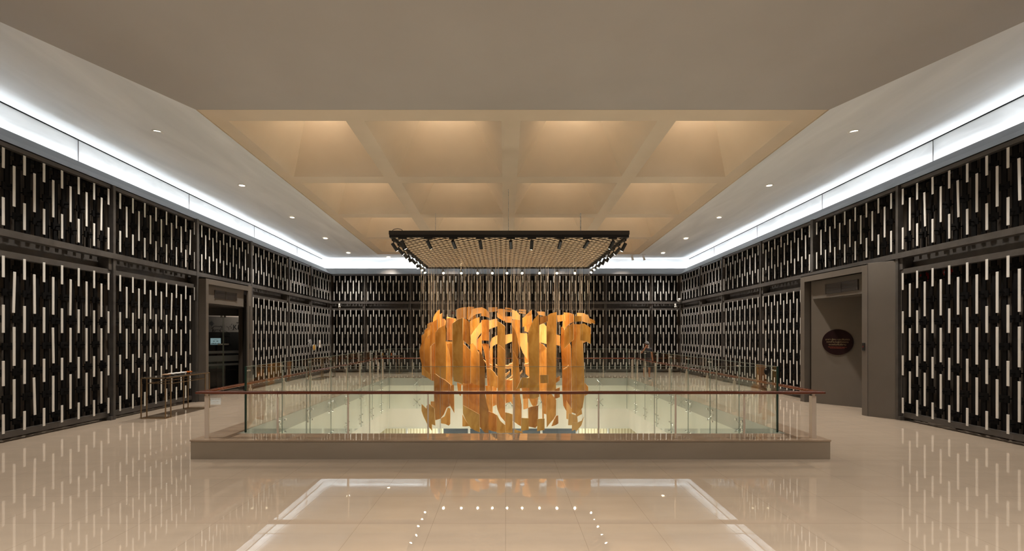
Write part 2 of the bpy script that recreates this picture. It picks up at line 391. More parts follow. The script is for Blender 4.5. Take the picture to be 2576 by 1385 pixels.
# posts and mid beams of the screens
def wall_box(b, side, u0, u1, w0, w1, z, slope=True):
    """u along the wall, w outwards behind the face line, z=(bottom,top)"""
    if side == 'far': b.box(u0, u1, YF + w0, YF + w1, z[0], z[1]); return
    s = -1 if side == 'left' else 1
    p = [(s * (XW + w0), u0), (s * (XW + w1), u0), (s * (XW + w1), u1), (s * (XW + w0), u1)]
    b.hexa([(x, y, up(z[0], y)) for x, y in p] + [(x, y, up(z[1], y)) for x, y in p])
for side in ('left', 'right', 'far'):
    b = MB()
    r = (-XW, XW) if side == 'far' else (-1.0, 23.9)
    wall_box(b, side, r[0], r[1], -.06, .14, (3.75, 3.87))
    wall_box(b, side, r[0], r[1], .26, .3, (3.48, 3.80))
    struct(b.build('trim_beam_%s' % side, 'beam'))
    b = MB()
    for u in (fx[1:-1] if side == 'far' else bays[:-1]):
        if side == 'left' and u in (13.55,): wall_box(b, side, u - .12, u - .02, -.07, .12, (0, 5.38)); continue
        if side == 'right' and u == 13.55: wall_box(b, side, u - .05, u + .05, -.07, .12, (3.88, 5.38)); continue
        if side == 'left' and u == 16.35: wall_box(b, side, u - .05, u + .05, -.07, .12, (0, 5.38)); continue
        wall_box(b, side, u - .032, u + .032, -.035, .09, (0, 5.38))
        wall_box(b, side, u - .09, u + .04, -.03, .25, (0, .09))
        wall_box(b, side, u - .12, u - .04, .0, .25, (3.5, 3.76))
    if side != 'far':
        wall_box(b, side, 23.82, 23.92, -.02, .1, (0, 5.36))
    struct(b.build('trim_posts_%s' % side, 'beam'))

# ------------------------------------------------------------------ right portal (angled passage)
def pbox(b, p, q, t, z0, z1):
    """vertical slab between plan points p,q with thickness vector t"""
    b.hexa([(p[0], p[1], z0), (q[0], q[1], z0), (q[0] + t[0], q[1] + t[1], z0), (p[0] + t[0], p[1] + t[1], z0),
            (p[0], p[1], z1), (q[0], q[1], z1), (q[0] + t[0], q[1] + t[1], z1), (p[0] + t[0], p[1] + t[1], z1)])
e = empty('doorway_portal', (9.3, 12.3, 0)); tag(e, 'taupe box portal with a round maroon sign, opening in the right wall', 'doorway')
def under(e, o):
    o.parent = e; o.matrix_parent_inverse = Matrix.Translation(-e.location); return o
b = MB()
dv = (.63, -.78)
pbox(b, (9.18, 11.10), (9.18, 11.27), (.02, 0), 0, 3.87)                 # near jamb face
pbox(b, (9.20, 11.10), (9.20 + .4, 11.10 - .5), (.02, .17), 0, 3.88)     # splayed outer cheek
pbox(b, (9.18, 13.44), (9.18, 13.62), (.55, -.0), 0, 3.87)               # far jamb
pbox(b, (9.18, 11.27), (9.18, 13.44), (.03, 0), 3.68, 3.87)              # head
pbox(b, (9.18, 11.10), (9.18, 13.62), (.7, 0), 3.84, 3.87)               # roof
o = bevel(b.build('portal_frame', 'portal'), .004); under(e, o)
b = MB(); pbox(b, (9.31, 13.32), (9.31 + 2.2 * .63, 13.32 - 2.2 * .78), (.03, .03), 0, 3.7); under(e, b.build('passage_wall', 'portal'))
b = MB(); pbox(b, (9.33, 11.25), (9.33 + 1.9 * .63, 11.25 - 1.9 * .78), (-.03, -.03), 0, 3.7); pbox(b, (10.55, 9.75), (10.75, 11.6), (.03, 0), 0, 3.7)
under(e, b.build('passage_side', 'portal'))
b = MB(); b.prism([(9.33, 13.28), (9.33, 11.3), (10.7, 9.7), (10.9, 11.6)], 3.145, 3.68); under(e, b.build('lintel_box', 'portal'))
b = MB(); b.box(9.305, 9.33, 11.55, 12.72, 3.25, 3.53)
for i in range(7): b.box(9.296, 9.306, 11.58, 12.69, 3.275 + i * .036, 3.287 + i * .036)
for yy in (11.55, 12.12, 12.7): b.box(9.292, 9.31, yy, yy + .025, 3.25, 3.53)
o = b.build('vent_grille', 'vent'); under(e, o)
b = MB(); b.box(9.155, 9.18, 11.16, 11.24, 1.66, 1.86); o = bevel(b.build('card_reader', 'black'), .01); tag(o, 'black card reader on the near jamb of the right portal', 'card reader')
b = MB(); b.box(9.152, 9.156, 11.195, 11.21, 1.745, 1.775); b.build('indicator', 'red', o)
# the round sign on the passage wall
W0 = Vector((9.31, 13.32, 0)); wd = Vector((.63, -.78, 0)).normalized(); wn = Vector((-.78, -.63, 0)).normalized()
sc = W0 + wd * 0.66 + Vector((0, 0, 1.85))
sg = empty('round_sign', sc + wn * .03, math.atan2(wd.y, wd.x)); tag(sg, 'round maroon sign with cream Thai lettering inside the right portal', 'sign')
b = MB(); b.tube((0, .025, 0), (0, -.005, 0), .375, n=64); b.build('disc', 'sign', sg)
def text(body, size, parent, loc, m, name='lettering', align='CENTER', rot=(PI / 2, 0, 0), ext=.001, bold=0.0):
    cu = bpy.data.curves.new(name, 'FONT'); cu.body = body; cu.size = size; cu.align_x = align; cu.extrude = ext; cu.offset = bold
    cu.materials.append(M[m]); o = bpy.data.objects.new(name, cu); C.objects.link(o); o.parent = parent
    dg = bpy.context.evaluated_depsgraph_get(); dg.update()
    me = bpy.data.meshes.new_from_object(o.evaluated_get(dg)); bpy.data.objects.remove(o)
    o = bpy.data.objects.new(name, me); C.objects.link(o); o.parent = parent
    if not len(me.materials): me.materials.append(M[m])
    o.location = loc; o.rotation_euler = rot; return o
text('นาคา ผู้คน และเงินตรา', .066, sg, (0, -.008, .055), 'sign_text')
text('จากตำนานสู่เรื่องราว', .066, sg, (0, -.008, -.018), 'sign_text')
text('บนแผ่นดินอีสาน', .066, sg, (0, -.008, -.093), 'sign_text')
text('Naga, People and Coins: From Legends to', .026, sg, (0, -.008, -.150), 'sign_red')
text('Stories of the Northeastern Land', .026, sg, (0, -.008, -.182), 'sign_red')

# ------------------------------------------------------------------ left portal with glass doors
e = empty('doorway_portal', (-9.3, 14.6, 0)); tag(e, 'taupe box portal around dark glass doors in the left wall', 'doorway')
b = MB()
pbox(b, (-9.25, 13.50), (-9.25, 13.62), (-.6, 0), 0, 3.72 + .12)
pbox(b, (-9.25, 15.72), (-9.25, 15.92), (-.06, 0), 0, 3.80)
pbox(b, (-9.25, 13.62), (-9.25, 15.72), (-.03, 0), 3.64, 3.84)
pbox(b, (-9.25, 13.50), (-9.25, 15.92), (-.7, 0), 3.80, 3.84)
under(e, bevel(b.build('portal_frame', 'portal'), .004))
b = MB(); pbox(b, (-9.36, 13.6), (-9.36, 15.62), (-.05, 0), 3.06, 3.66); under(e, b.build('lintel_box', 'portal'))
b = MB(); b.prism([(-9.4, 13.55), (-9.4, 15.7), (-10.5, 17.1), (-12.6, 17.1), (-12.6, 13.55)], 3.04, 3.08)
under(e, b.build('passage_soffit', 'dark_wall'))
b = MB(); b.box(-9.36, -9.345, 14.05, 15.2, 3.24, 3.5)
for i in range(7): b.box(-9.346, -9.336, 14.07, 15.18, 3.262 + i * .033, 3.273 + i * .033)
for yy in (14.05, 14.6, 15.17): b.box(-9.35, -9.33, yy, yy + .03, 3.24, 3.5)
under(e, b.build('vent_grille', 'vent'))
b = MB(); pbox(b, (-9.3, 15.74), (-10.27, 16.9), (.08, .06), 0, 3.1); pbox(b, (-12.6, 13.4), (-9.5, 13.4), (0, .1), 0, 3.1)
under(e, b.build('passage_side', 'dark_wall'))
b = MB(); b.box(-9.255, -9.23, 15.78, 15.85, 1.55, 1.75); o = bevel(b.build('card_reader', 'black'), .01); tag(o, 'black card reader on the far jamb of the left portal', 'card reader')
b = MB(); b.box(-9.232, -9.228, 15.80, 15.82, 1.64, 1.67); b.build('indicator', 'red', o)
# two glass door leaves on a line from (-11.6,15.55) to (-10.27,16.9)
D0, D1 = Vector((-10.27, 16.9, 0)), Vector((-12.0, 15.17, 0)); dd = (D1 - D0).normalized()
dn = Vector((dd.y, -dd.x, 0));  dn = dn if dn.y < 0 else -dn
seam = 0.55
def leaf(s0, s1, label):
    o = empty('glass_door', D0 + dd * s0, math.atan2(dd.y, dd.x)); tag(o, label, 'glass door', 'glass doors of the left portal')
    w = s1 - s0
    b = MB(); b.box(.008, w - .008, -.006, .006, .02, 2.74); b.build('glass_pane', 'door_glass', o)
    b = MB()
    for z0, z1 in ((1.36, 1.46), (1.06, 1.28), (.90, .98)): b.box(.01, w - .01, .008, .011, z0, z1)
    b.build('frosted_band', 'frost', o)
    b = MB(); b.box(0, .018, -.012, .012, .02, 2.74); b.box(w - .018, w, -.012, .012, .02, 2.74)
    b.build('edge_strip', 'pol_edge', o)
    b = MB(); x = w - .17 if s0 == 0 else .02
    b.box(x, x + .15, .012, .045, 1.68, 1.73); b.build('lock_plate', 'chrome', o)
    b = MB(); x = w - .08 if s0 == 0 else .02
    b.box(x, x + .06, -.02, .03, 2.70, 2.78); b.build('top_clamp', 'chrome', o)
leaf(0, .55, 'right-hand dark glass door with frosted bands in the left portal')
leaf(.56, 2.15, 'left-hand dark glass door with frosted bands in the left portal')
# header above the doors
b = MB(); h0 = D0 - dd * .05; h1 = D0 + dd * 2.4
pbox(b, (h0.x, h0.y), (h1.x, h1.y), (.03, .05), 2.78, 3.05); struct(b.build('trim_door_header', 'dark_wall'))

# gallery beyond the glass doors
b = MB(); b.box(-19.6, -13.2, 26.6, 26.7, 0, 3.7); struct(b.build('wall_gallery', 'mural'))
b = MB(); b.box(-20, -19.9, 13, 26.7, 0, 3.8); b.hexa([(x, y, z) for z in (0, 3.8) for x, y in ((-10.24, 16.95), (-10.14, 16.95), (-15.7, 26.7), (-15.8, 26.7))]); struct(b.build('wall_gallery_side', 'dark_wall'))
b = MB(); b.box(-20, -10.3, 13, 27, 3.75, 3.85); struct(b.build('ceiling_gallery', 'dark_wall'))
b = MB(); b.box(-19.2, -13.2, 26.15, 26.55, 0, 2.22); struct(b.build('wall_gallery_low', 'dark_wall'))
mu = empty('wall_mural', (-17, 26.58, 0)); tag(mu, 'black line drawing of a cow, diamond, notes and museum on gallery wall', 'mural')
def ink(b, pts, w=.016, y=0.0, closed=False):
    if closed: pts = pts + [pts[0]]
    for (x0, z0), (x1, z1) in zip(pts[:-1], pts[1:]):
        b.tube((x0, y, z0), (x1, y, z1), w / 2, n=4)
def q2w(px, py, Y): return ((px - CX) * Y / F, E - (py - CY) * Y / F)
def qc(x, y): # first zoom crop (origin 500,780, scale 6.593) to mural coordinates
    X, Z = q2w(500 + x / 6.593, 780 + y / 6.593, 26.55); return (X + 17, Z)
b = MB()
cow = [(235, 275), (260, 262), (310, 265), (345, 275), (360, 255), (372, 280), (385, 265), (375, 290), (395, 300), (380, 318), (355, 305), (350, 330), (362, 355), (350, 355), (340, 325), (300, 320), (270, 325), (262, 355), (250, 355), (248, 325), (232, 320), (228, 355), (218, 355), (225, 310), (235, 275)]
ink(b, [qc(*p) for p in cow]); ink(b, [qc(*p) for p in ((235, 275), (222, 290), (208, 305), (205, 290))])
for (x, y) in ((548, 220), (520, 255), (580, 245), (540, 280), (568, 305)): ink(b, [qc(x, y), qc(x - 8, y + 16)]); ink(b, [qc(x - 12, y + 16), qc(x - 4, y + 18)], .035)
ink(b, [qc(*p) for p in ((455, 265), (480, 280), (495, 310), (490, 330))])
ink(b, [qc(*p) for p in ((622, 205), (630, 195), (637, 203), (645, 195), (650, 205), (637, 220), (622, 205))])
b.build('animal_drawing', 'ink', mu)
b = MB()
for k in range(-3, 4):
    for l in range(-3, 4):
        if abs(k) + abs(l) <= 3:
            X, Z = qc(207 + k * 12, 218 + l * 14); b.box(X - .013, X + .013, -.006, .006, Z - .013, Z + .013)
b.build('diamond_motif', 'teal', mu)
t = text('KH', .42, mu, (qc(640, 318)[0], -.02, qc(640, 318)[1]), 'ink')
b = MB(); Yl = -.46
ink(b, [qc(*p) for p in ((430, 390), (510, 340), (595, 390), (430, 390))], .02, Yl)
for x in (440, 470, 500, 530, 560, 585): ink(b, [qc(x, 430), qc(x, 545)], .02, Yl)
ink(b, [qc(425, 425), qc(600, 425)], .02, Yl); ink(b, [qc(415, 555), qc(612, 555)], .02, Yl); ink(b, [qc(405, 580), qc(622, 580)], .02, Yl)
b.build('museum_drawing', 'ink', mu)
text('MUSEUM', .13, mu, (qc(505, 415)[0], Yl - .02, qc(505, 415)[1]), 'ink')
# lit info screen on a stand in the gallery
x0, z1 = q2w(529.0, 850, 24.6); x1, z0 = q2w(555, 866.5, 24.6); xm = (x0 + x1) / 2
e = empty('info_screen', (xm, 24.62, 0)); tag(e, 'glowing pale blue information screen on stand beyond the left glass doors', 'screen')
b = MB(); b.box(-.31, .31, 0, .04, z0 - .02, z1 + .02); b.build('housing', 'black', e)
b = MB(); b.box(-.29, .29, -.006, 0, z0, z1); b.build('display', 'screen', e)
b = MB()
for k in range(9):
    xx = -.25 + k * .062; hh = .04 + .05 * ((k * 37) % 5) / 5
    b.add([(xx - .035, -.008, z0 + .04), (xx + .035, -.008, z0 + .04), (xx, -.008, z0 + .04 + hh)], [(0, 1, 2)])
b.box(-.26, .26, -.009, -.007, z0 + .03, z0 + .045); b.box(-.14, -.05, -.009, -.007, z0 + .18, z0 + .21); b.box(.05, .15, -.009, -.007, z0 + .18, z0 + .21)
b.box(-.1, .1, -.009, -.007, z1 - .09, z1 - .08)
b.build('display_artwork', 'screen_ink', e, fix=False)
b = MB(); b.box(-.04, .04, .04, .08, 0, z0 + .1); b.box(-.25, .25, -.1, .2, 0, .02); b.build('stand', 'black', e)

# ------------------------------------------------------------------ atrium: curb, shaft, glass, railing
e = empty('stone_curb', (0, PY0, 0)); tag(e, 'low taupe stone curb around the central floor opening', 'curb')
def ring(b, x0, x1, y0, y1, X0, X1, Y0, Y1, z0, z1):
    for r in ((X0, X1, Y0, y0), (X0, X1, y1, Y1), (X0, x0, y0, y1), (x1, X1, y0, y1)): b.box(*r, z0, z1)
b = MB(); ring(b, EX0, EX1, EY0, EY1, PX0 + .01, PX1 - .01, PY0 + .01, PY1 - .01, 0, .298); under(e, b.build('curb_body', 'plinth'))
b = MB(); ring(b, EX0, EX1, EY0, EY1, PX0, PX1, PY0, PY1, .298, .32); under(e, b.build('curb_top', ['curb_top']))
b = MB(); T = .12
for (r) in ((EX0 - T, EX1 + T, EY0 - T, EY0), (EX0 - T, EX1 + T, EY1, EY1 + T), (EX0 - T, EX0, EY0, EY1), (EX1, EX1 + T, EY0, EY1)):
    b.box(*r, -1.67, -.25)
o = b.build('wall_atrium', 'void'); struct(o)
b = MB(); ring(b, EX0 + .012, EX1 - .012, EY0 + .012, EY1 - .012, EX0, EX1, EY0, EY1, .02, .319); struct(b.build('trim_slab_edge', 'edge_band'))
b = MB(); ring(b, EX0 + .008, EX1 - .008, EY0 + .008, EY1 - .008, EX0, EX1, EY0, EY1, -.26, .02); struct(b.build('trim_slab_edge_lower', 'void'))

PXs = [-4.66, -3.57, -2.44, -1.17, .135, 1.43, 2.67, 3.78, 4.87]
PYs = [7.84, 9.12, 10.42, 11.67, 12.88, 14.1, 15.28, 16.43, 17.57]
def panel(side, a, c, label):
    g = .006
    if side in ('front', 'far'):
        y = OY0 if side == 'front' else OY1
        e = empty('glass_balustrade', ((a + c) / 2, y, -.9)); L = (c - a) / 2 - g; rz = 0
    else:
        x = OX0 if side == 'left' else OX1
        e = empty('glass_balustrade', (x, (a + c) / 2, -.9), PI / 2); L = (c - a) / 2 - g
    tag(e, label, 'glass balustrade', 'frameless glass panels of the atrium balustrade')
    b = MB(); b.box(-L, L, -.006, .006, 0, 2.4)
    p = b.build('pane', 'glass', e)
    b = MB(); b.box(-L, L, -.007, .007, 2.394, 2.401); b.box(-L - .001, -L + .002, -.0065, .0065, 0, 2.4); b.box(L - .002, L + .001, -.0065, .0065, 0, 2.4)
    b.build('polished_edge', 'pol_edge', e)
for i in range(8):
    panel('front', PXs[i], PXs[i + 1], 'glass balustrade panel on the front edge of the opening, %s from the left' % ORD[i])
    panel('far', PXs[i], PXs[i + 1], 'glass balustrade panel on the far edge of the opening, %s from the left' % ORD[i])
    panel('left', PYs[i], PYs[i + 1], 'glass balustrade panel on the left edge of the opening, %s from the camera' % ORD[i])
    panel('right', PYs[i], PYs[i + 1], 'glass balustrade panel on the right edge of the opening, %s from the camera' % ORD[i])
# dark green corner edges seen end on
for x, s in ((OX0, 'left'), (OX1, 'right')):
    b = MB(); b.box(x - .014, x + .014, OY0 - .012, OY0 + .012, .32, 1.5); o = b.build('corner_strip', 'glass_edge'); tag(o, 'dark green glass corner strip at the front %s corner of the opening' % s, 'corner strip')

# spider fittings
def spider_proto():
    e = empty('spider_fitting', (0, 0, 0))
    b = MB()
    for sx in (-1, 1):
        for sz in (-1, 1): b.tube((0, .05, 0), (sx * .12, -.0, sz * .13), .011, n=6, r2=.008)
    b.build('arms', 'chrome', e)
    b = MB(); b.tube((0, .09, 0), (0, .035, 0), .03, n=12); b.build('hub', 'chrome', e)
    for sx in (-1, 1):
        for sz in (-1, 1):
            b = MB(); b.tube((sx * .12, .01, sz * .13), (sx * .12, -.022, sz * .13), .024, n=12); b.build('bolt', 'chrome', e)
    return e
sp0 = spider_proto(); first = True
def place_sp(x, y, z, rz, label):
    global first
    o = sp0 if first else copy_tree(sp0); first = False
    o.location = (x, y, z); o.rotation_euler = (0, 0, rz)
    tag(o, label, 'glass fitting', 'chrome spider fittings holding the atrium glass')
for z, rn in ((.15, 'upper'), (-.65, 'lower')):
    for i, x in enumerate(PXs[1:-1]): place_sp(x, OY1, z, 0, 'chrome spider fitting on the far glass, %s row, %s from the left' % (rn, ORD[i]))
    for i, y in enumerate(PYs[1:-1]):
        place_sp(OX0, y, z, PI / 2, 'chrome spider fitting on the left glass, %s row, %s from the camera' % (rn, ORD[i]))
        place_sp(OX1, y, z, -PI / 2, 'chrome spider fitting on the right glass, %s row, %s from the camera' % (rn, ORD[i]))
# small clips at the top of the side panels
clip = None
for s, x in (('left', OX0), ('right', OX1)):
    for i, y in enumerate([OY0 + .09] + PYs[1:-1]):
        b = MB(); b.tube((-.025, -.05, 0), (-.025, .05, 0), .008, n=6); b.tube((-.025, -.035, 0), (.012, -.035, 0), .012, n=8); b.tube((-.025, .035, 0), (.012, .035, 0), .012, n=8)
        if clip is None: clip = b.build('glass_clip', 'chrome'); o = clip
        else: o = clip.copy(); C.objects.link(o)
        o.location = (x, y, 1.42); tag(o, 'small chrome clip at the top of the %s glass run, %s from the camera' % (s, ORD[i]), 'glass clip', 'small chrome clips joining glass tops')

# railing
e = empty('railing', (0, 7.36, .32)); tag(e, 'dark red-brown timber handrail on cream flat posts along the curb', 'railing')
RX0, RX1, RY0, RY1 = -5.15, 5.31, 7.385, 18.05
b = MB(); w, z0, z1 = .055, 1.07, 1.115
prof = [(-w, .012), (-w + .014, .0), (w - .014, 0), (w, .012), (w, .033), (w - .018, .045), (-w + .018, .045), (-w, .033)]
n = len(prof); vs = []; fs = []
cor = [(RX0, RY0, -1, -1), (RX1, RY0, 1, -1), (RX1, RY1, 1, 1), (RX0, RY1, -1, 1)]
for (cx_, cy_, sx, sy) in cor:
    for (u, z) in prof: vs.append((cx_ + sx * u, cy_ + sy * u, z0 + z))
for k in range(4):
    l = (k + 1) % 4
    for i in range(n): j = (i + 1) % n; fs.append((k * n + i, l * n + i, l * n + j, k * n + j))
b.add(vs, fs); under(e, b.build('handrail', 'rail_wood'))
def post(x, y, along):
    b = MB()
    if along == 'y': b.box(-.030, .030, -.007, .007, 0, .69); b.box(-.012, .012, -.006, .006, .69, .76)
    elif along == 'x': b.box(-.010, .010, -.016, .016, 0, .69); b.box(-.005, .005, -.012, .012, .69, .76)
    else: b.box(-.036, .036, -.036, -.022, 0, .71); b.box(-.036, -.022, -.022, .036, 0, .71); b.box(-.006, .006, -.022, .02, 0, .70); b.box(-.02, .02, -.03, -.02, .71, .76)
    o = b.build('post', 'post'); under(e, o); o.location = (x, y, .32)
    o.matrix_parent_inverse = Matrix.Translation(-e.location)
for x in (-5.05, 5.21):
    post(x, 7.42, 'c'); post(x, 18.0, 'c')
    for y in (8.65, 9.96, 11.3, 12.6, 13.9, 15.15, 16.3, 17.3): post(x, y, 'y')
for x in (-3.85, -2.66, -1.31, .14, 1.57, 2.87, 4.03):
    post(x, 7.385, 'x'); post(x, 18.04, 'x')
# oval tag on the glass (left blank)
b = MB(); b.tube((0, 0, 0), (0, -.006, 0), .042, n=32); o = b.build('oval_tag', 'black'); o.scale = (1, 1, 1.45); o.location = (4.67, OY0 - .008, 1.41)
tag(o, 'black oval tag stuck high on the right end of the front glass', 'tag')
b = MB(); b.tube((-.012, -.006, .024), (-.012, -.008, .024), .008, n=10); b.build('white_mark', 'white', o)

# ------------------------------------------------------------------ storey below
b = MB(); b.box(-14, 14, 2, 26, -4.7, -4.6); struct(b.build('floor_lower', 'void'))
b = MB(); b.box(-14, EX0 - T, 2, 26, -1.75, -1.67); b.box(EX1 + T, 14, 2, 26, -1.75, -1.67)
b.box(EX0 - T, EX1 + T, EY1 + T, 26, -1.75, -1.67); b.box(EX0 - T, EX1 + T, 2, EY0 - T, -1.75, -1.67); struct(b.build('ceiling_lower', 'void'))
b = MB(); b.box(-9, -2.9, 20.4, 20.5, -4.6, -1.75); b.box(3.4, 9, 20.4, 20.5, -4.6, -1.75); struct(b.build('wall_lower_ribbed', 'ribbed'))
b = MB(); b.box(-2.9, 3.4, 20.42, 20.52, -4.6, -1.75)
for x in (-1.5, -.1, 1.3, 2.4): b.box(x, x + .01, 20.41, 20.42, -4.6, -1.75)
struct(b.build('wall_lower_slate', 'slate'))
b = MB(); b.box(-9, -8.9, 2, 20.5, -4.6, -1.75); b.box(9, 9.1, 2, 20.5, -4.6, -1.75); b.box(-9, 9, 2, 2.1, -4.6, -1.75); struct(b.build('wall_lower_sides', 'void'))
lp = None
for i, (px, nm) in enumerate(((1023, 'leftmost'), (1104, 'second from left'), (1180, 'third from left'), (1362, 'third from right'), (1451, 'second from right'), (1530, 'rightmost'))):
    x = (px - CX) * 18.6 / F
    if lp is None:
        lp = empty('white_spotlight', (0, 0, 0))
        b = MB(); b.tube((0, 0, -.14), (0, 0, -.42), .05, n=16); b.build('lamp_body', 'white', lp)
        b = MB(); b.box(-.14, .14, -.03, .03, -.04, 0); b.tube((0, 0, -.04), (0, 0, -.14), .015); b.build('track_adapter', 'white', lp); o = lp
    else: o = copy_tree(lp)
    o.location = (x, 18.6, -1.751); tag(o, 'white track spotlight under the slab one floor below, %s of six' % nm, 'spotlight', 'white track spotlights on the floor below')

# ------------------------------------------------------------------ lighting rig
RGX0, RGX1, RGY0, RGY1 = -2.98, 3.16, 11.15, 16.5
e = empty('ceiling_rig', (.09, 13.8, 4.5)); tag(e, 'square dark bronze hanging frame with diamond lattice above the sculpture', 'light rig')
b = MB(); ring(b, RGX0 + .07, RGX1 - .07, RGY0 + .07, RGY1 - .07, RGX0, RGX1, RGY0, RGY1, 4.62, 4.72); under(e, b.build('frame', 'rig'))
b = MB(); ring(b, RGX0 + .05, RGX1 - .05, RGY0 + .05, RGY1 - .05, RGX0 + .01, RGX1 - .01, RGY0 + .01, RGY1 - .01, 4.55, 4.62); under(e, b.build('lamp_track', 'black'))
# lattice of crossing strips, clipped to the frame
b = MB(); X0, X1, Y0, Y1 = RGX0 + .1, RGX1 - .1, RGY0 + .1, RGY1 - .1; th = .012
for sgn in (1, -1):
    c = -12.0
    while c < 24:
        pts = []                                    # line y = sgn*x*m + c
        m_ = 1.0 * sgn
        for x in (X0, X1):
            y = m_ * x + c
            if Y0 <= y <= Y1: pts.append((x, y))
        for y in (Y0, Y1):
            x = (y - c) / m_
            if X0 < x < X1: pts.append((x, y))
        if len(pts) >= 2 and (Vector(pts[0]) - Vector(pts[1])).length > .1:
            p, q = Vector(pts[0]), Vector(pts[1]); d = (q - p).normalized(); nn = Vector((-d.y, d.x)) * th; pe_ = Vector((-d.y, d.x)) * .009
            b.hexa([(a.x + k * pe_.x, a.y + k * pe_.y, z) for z in (4.592, 4.604) for a, k in ((p, -.5), (q, -.5), (q, 1.8), (p, 1.8))], 1)  # thin pale flange drawn as the lit lower edge
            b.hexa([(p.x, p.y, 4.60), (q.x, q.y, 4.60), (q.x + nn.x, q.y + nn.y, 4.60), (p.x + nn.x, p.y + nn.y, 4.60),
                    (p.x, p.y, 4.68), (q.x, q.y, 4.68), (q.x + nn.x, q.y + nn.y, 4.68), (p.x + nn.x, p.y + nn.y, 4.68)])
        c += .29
o = under(e, b.build('diamond_lattice', ['lattice', 'lattice_lit_edge']))
b = MB()
for x, y in ((.09, 14.06), (-2.63, 16.4), (2.81, 16.4)):
    b.tube((x, y, 4.7), (x, y, hL(y) + .03), .008 if x != 2.81 else .022, n=6)
    b.tube((x, y, 4.72), (x, y, 4.80), .02, n=8)
under(e, b.build('suspension_rod', 'silver'))
b = MB(); pr_ = None
for k in range(9):
    t = k / 8 * PI; p = (-2.9 + .13 - .13 * math.cos(t), 11.2, 4.72 + .06 * math.sin(t))
    if pr_: b.tube(pr_, p, .008, n=6)
    pr_ = p
under(e, b.build('cable_loop', 'black'))

# spotlights on the rig
def spot_proto():
    e = empty('track_spotlight')
    b = MB(); b.box(-.11, .11, -.02, .02, -.035, 0); b.build('track_adapter', 'black', e)
    b = MB(); b.tube((0, 0, -.03), (0, 0, -.10), .012, n=8); b.tube((-.04, 0, -.10), (.04, 0, -.10), .008, n=6); b.build('bracket', 'black', e)
    hd = MB(); hd.tube((0, 0, .05), (0, 0, -.17), .045, n=20, cap=True); hd.tube((0, 0, .05), (0, 0, .062), .045, n=20, r2=.036)
    h = hd.build('lamp_head', 'black', e, smooth=False); h.location = (0, 0, -.13)
    b = MB(); b.tube((0, 0, -.171), (0, 0, -.173), .038, n=20); l = b.build('lens', 'lens', h)
    return e
sp = spot_proto(); sfirst = True; target = Vector((.1, 13.6, 1.3))
spots = []
nx = [-2.64, -1.98, -1.34, -.65, .13, .67, 1.40, 2.09, 2.74]
for i, x in enumerate(nx): spots.append((x, RGY0 + .05, 0, 'near edge of the hanging frame, %s from the left' % ORD[i]))
for i in range(8): spots.append((RGX0 + .03, 11.5 + i * .6, PI / 2, 'left edge of the hanging frame, %s from the camera' % ORD[i]))
for i in range(8): spots.append((RGX1 - .03, 11.5 + i * .6, PI / 2, 'right edge of the hanging frame, %s from the camera' % ORD[i]))
fxs = [-2.33, -1.66, -1.05, -.5, .05, .62, 1.27, 1.92, 2.59]
for i, x in enumerate(fxs): spots.append((x, RGY1 - .2, 0, 'far edge of the hanging frame, %s from the left' % ORD[i]))
def lamp(kind, name, loc, energy, color, aim=None, **kw):
    l = bpy.data.lights.new(name, kind); l.energy = energy; l.color = color
    for k, v in kw.items(): setattr(l, k, v)
    o = bpy.data.objects.new(name, l); C.objects.link(o); o.location = loc
    if aim is not None: o.rotation_euler = (Vector(aim) - Vector(loc)).to_track_quat('-Z', 'Y').to_euler()
    return o
WARM = (1.0, .74, .47); WARM2 = (1.0, .92, .82); COOL = (.90, .96, 1.0); LOWC = (.98, 1.0, .90)
K_SPOT = 145
for idx, (x, y, rz, lab) in enumerate(spots):
    o = sp if sfirst else copy_tree(sp); sfirst = False
    o.location = (x, y, 4.55); o.rotation_euler = (0, 0, rz)
    tag(o, 'black cylindrical track spotlight on the ' + lab, 'spotlight', 'black track spotlights on the hanging frame')
    hd = [c for c in o.children if c.name.startswith('lamp_head')][0]
    tx = x * .45 + .05 + random.uniform(-.3, .3); ty = 13.6 + (y - 13.6) * .1
    tz = random.choice([2.4, 1.4, .4])
    if y > 16: tx, ty, tz = x * .55, 12.6, 1.6
    dirv = (Vector((tx, ty, tz)) - Vector((x, y, 4.42))).normalized()
    if y > 16: dirv = (dirv + Vector((0, -.25, 0))).normalized()
    q = dirv.to_track_quat('-Z', 'Y'); qz = Matrix.Rotation(-rz, 3, 'Z') @ q.to_matrix()
    hd.rotation_euler = qz.to_euler()
    p = Vector((x, y, 4.42)) + dirv * .19
    lamp('SPOT', 'rig_lamp', p, K_SPOT * (.95 if abs(y - RGY0 - .05) < .01 else 1.35 if abs(x) > 2.9 else 1.2), WARM, aim=p + dirv, spot_size=math.radians(46), spot_blend=.7, shadow_soft_size=.03)

# two white spots near the far ceiling
wsp = None
for i, (px, py) in enumerate(((1591, 640), (1620, 644))):
    x = (px - CX) * 22.9 / F
    if wsp is None:
        wsp = empty('ceiling_spotlight')
        b = MB(); b.box(-.1, .1, -.02, .02, -.04, 0); b.tube((0, 0, -.04), (0, 0, -.1), .012); b.build('adapter', 'white', wsp)
        b = MB(); b.tube((-.02, 0, -.06), (.03, -.03, -.30), .055, n=16); b.build('lamp_head', 'white', wsp); o = wsp
    else: o = copy_tree(wsp)
    o.location = (x, 22.95, 6.27); tag(o, 'white ceiling spotlight at the far end, %s of the two' % ('left' if i == 0 else 'right'), 'spotlight', 'white spotlights at the far ceiling edge')

